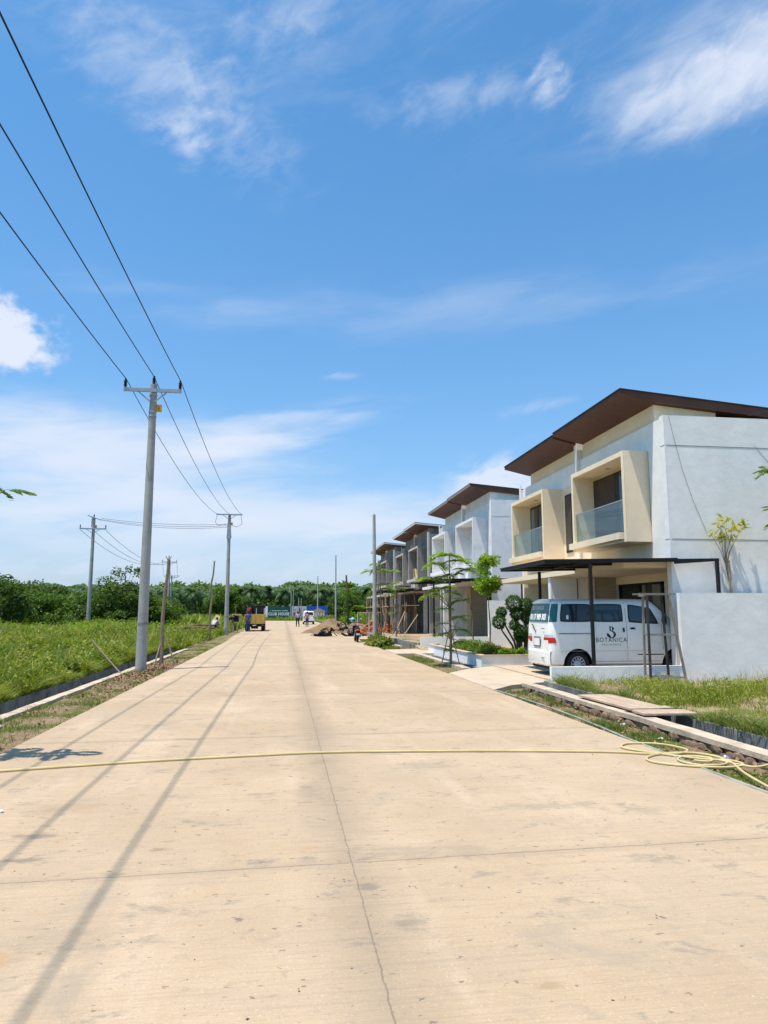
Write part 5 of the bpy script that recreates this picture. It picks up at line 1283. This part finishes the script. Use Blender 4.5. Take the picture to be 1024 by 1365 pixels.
m = MB(); m.prism([(6.4, 1.9), (8.2, 2.75), (9.9, 1.95), (9.6, 1.7), (6.7, 1.7)], 'y', 169.98, 169.995); m.box(6.7, 169.983, .8, 9.6, 169.993, 1.68); m.build('building_print', 'tan', p)
m = MB()
for x in (6.9, 7.5, 8.1, 8.7, 9.3): m.box(x, 169.97, .5, x+.18, 169.978, 1.6)
m.box(5.45, 169.97, .36, 10.2, 169.978, .52); m.build('column_print', 'letterwhite', p)

# ------------------------------------------------------------------ truck, far van, machine, motorcycle
o = empty('dump_truck', (-2.45, 63.6, .03), 'small yellow dump truck seen from behind at the left of the road', 'truck')
X0, X1 = -3.30, -1.60
m = MB(); m.box(X0, 63.0, .70, X1, 66.4, .78); m.box(X0, 63.0, .78, X0+.06, 66.4, 1.48); m.box(X1-.06, 63.0, .78, X1, 66.4, 1.48); m.box(X0, 66.34, .78, X1, 66.4, 1.5); m.build('cargo_bed', 'truckyellow', o)
m = MB(); m.box(X0-.02, 62.94, .68, X1+.02, 62.99, 1.46)
for x in (X0+.05, -2.9, -2.45, -2.0, X1-.1): m.box(x, 62.91, .68, x+.06, 62.938, 1.46)
m.build('tailgate', 'truckyellow', o)
m = MB(); m.box(-2.9, 62.98, .48, -2.7, 68.2, .68); m.box(-2.2, 62.98, .48, -2.0, 68.2, .68); m.box(X0+.05, 62.97, .42, X1-.05, 63.1, .66); m.box(X0+.55, 63.2, .25, X1-.55, 63.6, .5); m.build('chassis', 'rubber', o)
for x in (X0+.16, X1-.16):
    for y in (64.2, 67.4):
        m = MB(); m.lathe((x, y, .37), [(.15, -.13), (.33, -.13), (.36, -.09), (.36, .09), (.33, .13), (.15, .13)], 'x', 20, False); w = m.build('wheel', 'rubber', o, smooth=True)
        m = MB(); m.lathe((x, y, .37), [(.16, -.135), (.08, -.10), (.08, .10), (.16, .135)], 'x', 16); m.build('rim', 'wheelrim', w)
    m = MB(); m.box(x-.14, 63.5, .12, x+.14, 63.52, .6); m.build('mudflap', 'rubber', o)
    m = MB(); m.box(x-.08, 62.955, .52, x+.08, 62.969, .6); m.build('tail_lamp', 'redlamp', o)
m = MB(); m.box(-2.6, 62.955, .5, -2.3, 62.969, .58); m.build('number_plate', 'letterwhite', o)
m = MB(); m.box(X0+.05, 66.9, .6, X1-.05, 68.4, 1.5)
for x in (X0+.08, X1-.18): m.box(x, 66.9, 1.5, x+.1, 67.0, 2.15); m.box(x, 68.0, 1.5, x+.1, 68.1, 2.15)
m.box(X0+.03, 66.85, 2.13, X1-.03, 68.15, 2.25); m.box(-2.5, 66.9, 1.5, -2.42, 66.95, 2.13); m.build('cab', 'letterwhite', o)
m = MB(); m.box(X0+.05, 66.84, 2.05, X1-.03, 66.9, 2.26); m.box(X0+.1, 66.92, 1.5, X1-.1, 66.95, 1.65); m.build('cab_trim', 'black', o)
m = MB(); m.box(X0+.2, 68.0, 1.5, X1-.2, 68.02, 2.1); m.build('windscreen', 'pane', o)
m = MB(); m.box(X1-.02, 66.7, 1.25, X1+.16, 66.8, 2.2); m.build('mirror_board', 'letterwhite', o)
m = MB(); m.ball((-3.05, 65.5, 1.70), .33, 10, 7, (.7, .9, 1.2)); m.v = [(a+random.uniform(-.05, .05), b, c+random.uniform(-.06, .06)) for a, b, c in m.v]
tag(m.build('cloth_bundle', 'red'), 'dark red bundle standing in the left rear corner of the truck bed', 'bundle')
o = empty('site_machine', (-3.95, 62, .03), 'small dark engine machine with a cream top at the grass edge left of the truck', 'machine')
m = MB(); m.box(-4.25, 61.8, .85, -3.75, 62.3, 1.38); m.build('engine_block', 'darkcloth', o, bevel=.03)
m = MB(); m.box(-4.3, 61.75, 1.39, -3.5, 62.35, 1.5); m.bar((-3.55, 62, 1.45), (-3.35, 62, .5), .09); m.build('top_cover', 'woodY', o)
for x, y in ((-4.2, 61.85), (-3.8, 61.85), (-4.2, 62.25), (-3.8, 62.25)): m = MB(); m.bar((x, y, .02), (x, y, .85), .06); m.build('leg', 'steel', o)
m = MB(); m.lathe((-4.0, 61.7, .42), [(.06, -.05), (.30, -.05), (.30, .05), (.06, .05)], 'x', 16); m.build('wheel', 'rubber', o)
m = MB(); m.tube([(-4.0, 62.1, 1.5), (-4.02, 62.1, 2.3)], .035, 8); m.build('exhaust_pipe', 'log', o)

# far white minivan
o = empty('van', (3.5, 100, .03), 'small white van far down the road behind the two standing people', 'van')
def lt(secs, n=14):
    mm = MB(); ring = []
    for y, w, z0, z1 in secs:
        pts_ = [(-w*.96, z0), (w*.96, z0), (w, z0+.15), (w, z0+(z1-z0)*.5), (w*.86, z1-.1), (w*.72, z1), (-w*.72, z1), (-w*.86, z1-.1), (-w, z0+(z1-z0)*.5), (-w, z0+.15)]
        ring += [(3.5+a, y, .03+b) for a, b in pts_]
    mm.v = ring; k = 10
    for i in range(len(secs)-1):
        for j in range(k): mm.f.append([i*k+j, i*k+(j+1) % k, (i+1)*k+(j+1) % k, (i+1)*k+j]); mm.mi.append(0)
    mm.f += [list(range(k)), [(len(secs)-1)*k+j for j in range(k)]]; mm.mi += [0, 0]; return mm
lt([(100, .74, .3, 1.72), (100.1, .78, .28, 1.82), (102.6, .78, .28, 1.84), (103.2, .77, .28, 1.1), (103.9, .7, .3, .95)]).build('body', 'vanwhite', o, smooth=True)
m = MB(); m.prism([(-.58+3.5, 1.32), (.58+3.5, 1.32), (.5+3.5, 1.68), (-.5+3.5, 1.68)], 'y', 99.97, 99.99); m.build('rear_window', 'pane', o)
for s in (-1, 1):
    m = MB(); m.box(3.5+s*.66-.06, 99.97, .85, 3.5+s*.66+.06, 99.99, 1.15); m.build('tail_lamp', 'redlamp', o)
    for y in (100.8, 103.2): m = MB(); m.lathe((3.5+s*.68, y, .32), [(.1, -.09), (.29, -.09), (.29, .09), (.1, .09)], 'x', 18); m.build('wheel', 'rubber', o)
m = MB(); m.box(2.8, 99.93, .33, 4.2, 100.0, .5); m.build('rear_bumper', 'rubber', o)

# motorcycle (rear view)
o = empty('motorcycle', (3.98, 38.9, .035), 'black motorcycle parked facing away at the right road edge, light blue helmet on its mirror', 'motorcycle')
def T_(name, pts_, r_, mat, n=8): m = MB(); m.tube([(3.98+a, 38.9+b, .035+c) for a, b, c in pts_], r_, n); return m.build(name, mat, o, smooth=True)
for y in (0, 1.25):
    pts_ = [(0, y+.25*math.cos(t), .29+.25*math.sin(t)) for t in [2*PI*i/24 for i in range(25)]]; w = T_('wheel', pts_, .055 if y == 0 else .045, 'rubber')
    m = MB(); m.lathe((3.98, 38.9+y, .325), [(.04, -.05), (.19, -.012), (.19, .012), (.04, .05)], 'x', 16); m.build('rim', 'wheelrim', w)
m = MB(); pr = [(-.32, .52, .08), (-.2, .62, .15), (.1, .66, .16), (.35, .60, .15), (.6, .55, .13), (.75, .50, .10)]
vs = []
for y, z, w in pr:
    for a, b in ((-1, 0), (-.8, .6), (0, .85), (.8, .6), (1, 0), (.6, -1.1), (-.6, -1.1)): vs.append((3.98+a*w, 38.9+y, z+b*.16+.035))
m.add(vs, [(i*7+k, i*7+(k+1) % 7, (i+1)*7+(k+1) % 7, (i+1)*7+k) for i in range(5) for k in range(7)]+[list(range(7)), [35+k for k in range(7)]]); m.build('body', 'black', o, smooth=True)
m = MB(); m.ball((3.98, 39.0, .80), .3, 12, 7, (.42, 1.1, .22)); m.build('seat', 'rubber', o, smooth=True)
m = MB(); m.prism([(3.98-.17, .45), (3.98+.17, .45), (3.98+.16, .9), (3.98-.16, .9)], 'y', 39.85, 40.0); m.build('leg_shield', 'black', o)
T_('handlebar', [(-.33, 1.0, 1.0), (-.15, 1.1, 1.03), (.15, 1.1, 1.03), (.33, 1.0, 1.0)], .02, 'black')
T_('fork', [(0, 1.05, 1.0), (0, 1.25, .3)], .035, 'steel'); T_('exhaust_pipe', [(.16, .8, .3), (.17, .1, .32), (.18, -.25, .4)], [.03, .05, .05], 'steel')
for s in (-1, 1):
    T_('mirror_stem', [(s*.22, 1.05, 1.03), (s*.30, 1.0, 1.2)], .008, 'black')
    m = MB(); m.ball((3.98+s*.31, 39.9, 1.26), .06, 10, 7, (1, .3, .7)); m.build('mirror', 'steel', o, smooth=True)
    m = MB(); m.ball((3.98+s*.12, 38.52, .66), .03); m.build('turn_signal', 'tagyellow', o)
m = MB(); m.ball((3.98, 38.56, .68), .09, 10, 6, (1.1, .4, .5)); m.build('tail_lamp', 'redlamp', o, smooth=True)
m = MB(); m.box(3.88, 38.56, .42, 4.08, 38.575, .52); m.build('number_plate', 'letterwhite', o)
m = MB(); m.prism([(3.90, .25), (4.06, .25), (4.05, .6), (3.91, .6)], 'y', 38.585, 38.6); m.build('mudguard', 'black', o)
h = MB(); h.ball((3.80, 39.75, 1.22), .14, 16, 10, (.95, 1.1, 1)); ho = h.build('helmet', 'teahelmet', None, smooth=True)
tag(ho, 'light blue helmet hanging on the left mirror of the motorcycle', 'helmet')
m = MB(); m.ball((3.82, 39.66, 1.20), .10, 10, 7, (1, .7, .6)); m.build('visor', 'pane', ho)

# ------------------------------------------------------------------ people
def skin_mesh(name, joints, edges, radii, mat, parent, root, sub=2):
    me = bpy.data.meshes.new(name); ks = list(joints); me.from_pydata([joints[k] for k in ks], [(ks.index(a), ks.index(b)) for a, b in edges], [])
    ob = bpy.data.objects.new(name, me); COL.objects.link(ob)
    ob.modifiers.new('s', 'SKIN')
    if not me.skin_vertices: me.skin_vertices.new()
    for i, k in enumerate(ks):
        r_ = radii[k]; me.skin_vertices[0].data[i].radius = (r_, r_) if not hasattr(r_, '__len__') else r_
        me.skin_vertices[0].data[i].use_root = (k == root)
    sb = ob.modifiers.new('u', 'SUBSURF'); sb.levels = sub; sb.render_levels = sub
    bpy.context.view_layer.update(); dg = bpy.context.evaluated_depsgraph_get()
    nm = bpy.data.meshes.new_from_object(ob.evaluated_get(dg)); bpy.data.objects.remove(ob, do_unlink=True)
    nm.materials.clear(); nm.materials.append(M[mat]); nm.polygons.foreach_set('use_smooth', [True]*len(nm.polygons))
    o2 = bpy.data.objects.new(name, nm); COL.objects.link(o2); o2.parent = parent; return o2
def person(loc, rz, pose, shirt, pants, label, hat=None, sc=1.0):
    P = empty('person', loc, label, 'person', None, rz); P.scale = (sc, sc, sc)
    J = dict(pel=(0, 0, .95), sp=(0, 0, 1.12), ch=(0, 0, 1.32), nk=(0, 0, 1.47), hd=(0, .02, 1.56), ht=(0, .02, 1.68))
    for s, n in ((-1, 'l'), (1, 'r')):
        J.update({n+'sh': (s*.17, 0, 1.40), n+'el': (s*.24, -.03, 1.13), n+'wr': (s*.24, .08, .90), n+'ha': (s*.24, .11, .82), n+'hp': (s*.09, 0, .90), n+'kn': (s*.10, .03, .50), n+'an': (s*.11, -.02, .09), n+'to': (s*.12, .13, .035)})
    if pose == 'walk':
        J['lkn'] = (-.10, .14, .52); J['lan'] = (-.11, .10, .10); J['lto'] = (-.11, .25, .05); J['ran'] = (.11, -.20, .12); J['rto'] = (.11, -.08, .04); J['rkn'] = (.10, -.02, .50)
    if pose == 'arms':
        J['lel'] = (-.27, .06, 1.16); J['lwr'] = (-.12, .22, 1.18); J['lha'] = (-.05, .25, 1.20)
    if pose in ('bend', 'crouch'):
        dz = -.38 if pose == 'crouch' else -.08
        def rot(p, a=1.05 if pose == 'bend' else .75):
            x, y, z = p; y2, z2 = y, z-.93; return (x, y2*math.cos(a)+z2*math.sin(a), .93+dz+z2*math.cos(a)-y2*math.sin(a))
        for k in list(J):
            if k[1:] in ('sh', 'el', 'wr', 'ha') or k in ('sp', 'ch', 'nk', 'hd', 'ht'): J[k] = rot(J[k])
        for n, s in (('l', -1), ('r', 1)):
            sh = J[n+'sh']; J[n+'el'] = (sh[0]+s*.05, sh[1]+.08, sh[2]-.26); J[n+'wr'] = (sh[0], sh[1]+.18, sh[2]-.46); J[n+'ha'] = (sh[0], sh[1]+.20, sh[2]-.54)
            J[n+'hp'] = (s*.10, 0, .90+dz)
            if pose == 'crouch': J[n+'kn'] = (s*.18, .32, .50); J[n+'an'] = (s*.13, -.02, .09)
            else: J[n+'kn'] = (s*.12, .08, .48)
        J['pel'] = (0, 0, .95+dz)
    E = [('pel', 'sp'), ('sp', 'ch'), ('ch', 'nk'), ('nk', 'hd'), ('hd', 'ht')]
    R = dict(pel=.125, sp=.12, ch=.135, nk=.055, hd=.085, ht=.085)
    for n in 'lr':
        E += [('ch', n+'sh'), (n+'sh', n+'el'), (n+'el', n+'wr'), (n+'wr', n+'ha'), ('pel', n+'hp'), (n+'hp', n+'kn'), (n+'kn', n+'an'), (n+'an', n+'to')]
        R.update({n+'sh': .058, n+'el': .042, n+'wr': .028, n+'ha': .035, n+'hp': .085, n+'kn': .055, n+'an': .038, n+'to': .035})
    body = skin_mesh('body', J, E, R, 'skin', P, 'pel')
    # fingers, face
    m = MB()
    for n, s in (('l', -1), ('r', 1)):
        h = Vector(J[n+'ha']); d = (h-Vector(J[n+'wr'])).normalized()
        sd = Vector((0, 1, 0)) if abs(d.y) < .8 else Vector((0, 0, 1)); sd = (sd-d*sd.dot(d)).normalized()
        for k in range(4):
            b = h+sd*(k-1.5)*.02+d*.02; L_ = (.065, .075, .07, .055)[k]; m.tube([b, b+d*L_*.55, b+d*L_*.9-Vector((s*.015, 0, 0))], [.009, .008, .006], 5)
        b = h+sd*.035-d*.01; m.tube([b, b+sd*.025+d*.03, b+sd*.03+d*.055], [.010, .009, .007], 5)
    hc = (Vector(J['hd'])+Vector(J['ht']))/2; up = (Vector(J['ht'])-Vector(J['hd'])).normalized(); fw = Vector((0, 1, 0)) - up*up.y; fw.normalize()
    m.tube([hc+fw*.085+up*.02, hc+fw*.115-up*.015], [.008, .014], 6)
    for s in (-1, 1): m.ball(tuple(hc+Vector((s*.09, 0, 0))), .025, 7, 5, (.4, .8, 1.2))
    m.v = [tuple(v) for v in m.v]
    bm_ = m.build('hands_face', 'skin', body, LOC, smooth=True)
    m = MB()
    for s in (-1, 1): m.ball(tuple(hc+fw*.085+up*.03+Vector((s*.032, 0, 0))), .010, 6, 5)
    m.tube([hc+fw*.090-up*.04+Vector((-.025, 0, 0)), hc+fw*.090-up*.04+Vector((.025, 0, 0))], .005, 5); m.build('eyes_mouth', 'hair', body, LOC)
    # clothes
    k1 = ['pel', 'sp', 'ch', 'lsh', 'rsh', 'lel', 'rel', 'nk']; J1 = {k: J[k] for k in k1}
    for n in 'lr': J1[n+'el'] = tuple((Vector(J[n+'sh'])*.25+Vector(J[n+'el'])*.75))
    J1['nk'] = tuple(Vector(J['ch'])*.5+Vector(J['nk'])*.5)
    skin_mesh('shirt', J1, [('pel', 'sp'), ('sp', 'ch'), ('ch', 'nk'), ('ch', 'lsh'), ('ch', 'rsh'), ('lsh', 'lel'), ('rsh', 'rel')], dict(pel=.150, sp=.145, ch=.155, nk=.09, lsh=.082, rsh=.082, lel=.072, rel=.072), shirt, P, 'pel')
    J2 = {k: J[k] for k in ('pel', 'lhp', 'rhp', 'lkn', 'rkn', 'lan', 'ran')}
    skin_mesh('trousers', J2, [('pel', 'lhp'), ('pel', 'rhp'), ('lhp', 'lkn'), ('rhp', 'rkn'), ('lkn', 'lan'), ('rkn', 'ran')], dict(pel=.14, lhp=.105, rhp=.105, lkn=.078, rkn=.078, lan=.062, ran=.062), pants, P, 'pel')
    m = MB(); m.ball(tuple(hc+up*.025-fw*.015), .108, 14, 9, (.92, 1, 1)); 
    cut = [v for v in m.v]
    m.v = [tuple(Vector(v)-fw*max(0, (Vector(v)-hc).dot(fw)-.02)*.9 if (Vector(v)-hc).dot(up) < .06 else v) for v in m.v]
    m.build('hair', 'hair', P, LOC, smooth=True)
    if hat:
        m = MB(); c = hc+up*.06; m.lathe(tuple(c), [(.20, 0), (.105, .02), (.09, .12), (.0, .14)], 'z', 16); m.build('hat', hat, P, LOC, smooth=True)
    for n in 'lr':
        m = MB(); a = Vector(J[n+'an']); m.ball((a.x, a.y+.07, .045), .06, 10, 7, (.8, 2.2, .75)); m.build('shoe', 'rubber', P, LOC, smooth=True)
    return P
person((-2.92, 61.6, .03), .1, 'stand', 'shirtblue', 'denim', 'person in a blue top and jeans standing with their back to us behind the truck')
person((1.62, 82.4, .03), .3, 'walk', 'shirtlilac', 'darkcloth', 'person in a pale lilac top and dark trousers left of the far white van')
person((2.72, 84.0, .03), -.4, 'arms', 'shirtpink', 'denim', 'person in a pink top and blue jeans in front of the far white van')
person((-4.62, 60.5, .15), -1.2, 'bend', 'darkcloth', 'darkcloth', 'person in dark clothes bending over in the grass left of the truck')
person((-4.9, 52.9-.9, .12), -.5, 'crouch', 'shirtpale', 'darkcloth', 'person crouching in the grass beside the roadside pole, in a pale top')

# ------------------------------------------------------------------ camera
cam = bpy.data.cameras.new('camera'); co = bpy.data.objects.new('camera', cam); COL.objects.link(co)
co.location = (0, 0, 1.6); co.rotation_euler = (math.radians(90+8.058), 0, math.radians(-7.95))
cam.sensor_fit = 'VERTICAL'; cam.sensor_height = 36; cam.lens = 36*950/1365; cam.clip_end = 8000; cam.clip_start = .05
scene.camera = co

# ------------------------------------------------------------------ sun and sky
sun_v = Vector((-.27, -.13, 1)).normalized()
sl = bpy.data.lights.new('sun', 'SUN'); sl.energy = 4.6; sl.angle = math.radians(.53); sl.color = (1, .935, .83)
so = bpy.data.objects.new('sun', sl); COL.objects.link(so); so.rotation_euler = sun_v.to_track_quat('Z', 'Y').to_euler()
so.location = (-20, -10, 60)
w = bpy.data.worlds.new('World'); scene.world = w; w.use_nodes = True; nt = w.node_tree; nt.nodes.clear()
out = nt.nodes.new('ShaderNodeOutputWorld'); bg = nt.nodes.new('ShaderNodeBackground'); nt.links.new(bg.outputs[0], out.inputs[0])
sky = nt.nodes.new('ShaderNodeTexSky'); sky.sky_type = 'NISHITA'; sky.sun_disc = False
sky.sun_elevation = math.asin(sun_v.z); sky.sun_rotation = math.atan2(sun_v.x, sun_v.y) % (2*PI)
sky.air_density = 1.0; sky.dust_density = .6; sky.ozone_density = 2.2; sky.altitude = 50
tc = nt.nodes.new('ShaderNodeTexCoord').outputs['Generated']
sp = N(nt, 'ShaderNodeSeparateXYZ'); nt.links.new(tc, sp.inputs[0])
az = math_(nt, 'MULTIPLY', math_(nt, 'ARCTAN2', sp.outputs[0], sp.outputs[1]), 180/PI)
el = math_(nt, 'MULTIPLY', math_(nt, 'ARCSINE', sp.outputs[2]), 180/PI)
cv = N(nt, 'ShaderNodeCombineXYZ'); nt.links.new(az, cv.inputs[0]); nt.links.new(el, cv.inputs[1])
ae = cv.outputs[0]
def rot_noise(ang, sx, sy, detail=7, rough=.6, dist=.4, seed=0):
    mp = N(nt, 'ShaderNodeMapping'); mp.vector_type = 'TEXTURE'
    mp.inputs['Rotation'].default_value = (0, 0, math.radians(ang)); mp.inputs['Scale'].default_value = (sx, sy, 1); mp.inputs['Location'].default_value = (seed*13.7, seed*7.1, 0)
    nt.links.new(ae, mp.inputs[0]); n = N(nt, 'ShaderNodeTexNoise'); n.inputs['Scale'].default_value = 1; n.inputs['Detail'].default_value = detail
    n.inputs['Roughness'].default_value = rough; n.inputs['Distortion'].default_value = dist; nt.links.new(mp.outputs[0], n.inputs['Vector']); return n.outputs['Fac']
def blob(a, e, ra, re, ang, p=1.0):
    mp = N(nt, 'ShaderNodeMapping'); mp.vector_type = 'TEXTURE'; mp.inputs['Location'].default_value = (a, e, 0); mp.inputs['Rotation'].default_value = (0, 0, math.radians(ang)); mp.inputs['Scale'].default_value = (ra, re, 1)
    nt.links.new(ae, mp.inputs[0]); l = N(nt, 'ShaderNodeVectorMath', operation='LENGTH'); nt.links.new(mp.outputs[0], l.inputs[0])
    d2 = math_(nt, 'POWER', l.outputs['Value'], 2.0); return math_(nt, 'EXPONENT', math_(nt, 'MULTIPLY', d2, -p))
n_w = rot_noise(5, 10, 2.2, 7, .55, .3, 1)       # long wisps
n_f = rot_noise(22, 3.0, 1.5, 8, .58, .35, 2)    # finer torn cloud
n_c = rot_noise(0, 2.6, 2.2, 8, .58, .1, 3)     # puffy
def sm(f, a, b): 
    r_ = N(nt, 'ShaderNodeMapRange'); r_.interpolation_type = 'SMOOTHSTEP'; r_.inputs[1].default_value = a; r_.inputs[2].default_value = b; nt.links.new(f, r_.inputs[0]); return r_.outputs[0]
layers = []
def layer(mask, nz, k, lo, hi, strength):
    # threshold noise + mask
    s = math_(nt, 'ADD', nz, math_(nt, 'MULTIPLY', mask, k)); layers.append(math_(nt, 'MULTIPLY', math_(nt, 'MULTIPLY', sm(s, lo, hi), math_(nt, 'MINIMUM', math_(nt, 'MULTIPLY', mask, 2.2), 1)), strength))
layer(blob(36.5, 36.6, 10.5, 3.3, 3), n_w, .50, .42, 1.15, .55)
layer(blob(36.5, 36.2, 8.5, 2.6, 6), n_f, .50, .50, 1.2, .8)
layer(blob(22.5, 38.2, 2.2, 1.6, -50), n_f, .40, .52, 1.1, .65)
layer(blob(15, 38, 8, 1.3, 4), n_f, .35, .50, 1.1, .34)
layer(blob(0, 42.8, 7, 2.2, 22), n_f, .30, .42, 1.2, .45)
layer(blob(-12, 38, 8, 3, -20), n_f, .34, .42, 1.15, .42)
layer(blob(-8.8, 34.7, 2.4, 1.5, 30), n_f, .34, .50, 1.1, .5)
layer(blob(-5, 36.5, 6, 2.5, -30), n_f, .28, .45, 1.15, .28)
layer(blob(-22.2, 19.6, 4.0, 2.4, -8, .9), n_c, .62, .66, .92, .95)
layer(blob(-15, 12.0, 13, 3.0, -2), n_w, .60, .35, 1.15, .85)
layer(blob(-1, 15.0, 8, 1.1, 10), n_w, .38, .50, .95, .6)
layer(blob(-4, 13.0, 7, .9, 8), n_w, .40, .50, .95, .65)
layer(blob(-4, 8.0, 24, 2.0, 0), n_w, .55, .35, 1.15, .72)
layer(blob(14, 23.9, 22, 1.8, 1), n_w, .35, .40, 1.2, .26)
layer(blob(-11, 23.3, 12, 1.4, -6), n_w, .22, .42, 1.2, .15)
layer(blob(17.5, 10.3, 4, 1.8, 10), n_f, .50, .50, .95, .85)
layer(blob(4.2, 18.8, 1.6, .35, 4), n_f, .40, .55, 1.1, .3)
layer(blob(20, 16, 3.5, .5, 8), n_f, .38, .52, 1.1, .25)
layer(blob(-6, 5.2, 34, 2.6, 0), n_w, .45, .30, 1.15, .62)
layer(blob(-2, 2.0, 40, 2.0, 0), n_f, .40, .30, 1.15, .40)
layer(math_(nt, 'MULTIPLY', sm(el, 30, 48), 1.0), rot_noise(14, 12, 3.2, 7, .62, .4, 5), .12, .48, 1.05, .25)
tot = layers[0]
for l in layers[1:]: tot = math_(nt, 'SUBTRACT', 1, math_(nt, 'MULTIPLY', math_(nt, 'SUBTRACT', 1, tot), math_(nt, 'SUBTRACT', 1, l)))
# whitening toward the horizon comes from moist air
hz = math_(nt, 'MULTIPLY', math_(nt, 'EXPONENT', math_(nt, 'MULTIPLY', math_(nt, 'MAXIMUM', el, 0), -.082)), .92)
SKYC = N(nt, 'ShaderNodeMix', data_type='RGBA', blend_type='MULTIPLY'); SKYC.inputs[0].default_value = 1
nt.links.new(sky.outputs[0], SKYC.inputs[6]); SKYC.inputs[7].default_value = (.50, .99, 1.19, 1)
c = mix(nt, hz, SKYC.outputs[2], (2.35, 2.72, 3.72))
c = mix(nt, tot, c, (4.55, 4.9, 5.6))
bg.inputs['Strength'].default_value = .14
nt.links.new(c, bg.inputs['Color'])

scene.view_settings.view_transform = 'Standard'; scene.view_settings.look = 'None'; scene.view_settings.exposure = .34; scene.view_settings.gamma = 1
scene.cycles.use_adaptive_sampling = True; scene.cycles.adaptive_threshold = .015; scene.cycles.max_bounces = 5; scene.cycles.diffuse_bounces = 2; scene.cycles.glossy_bounces = 3; scene.cycles.transparent_max_bounces = 8
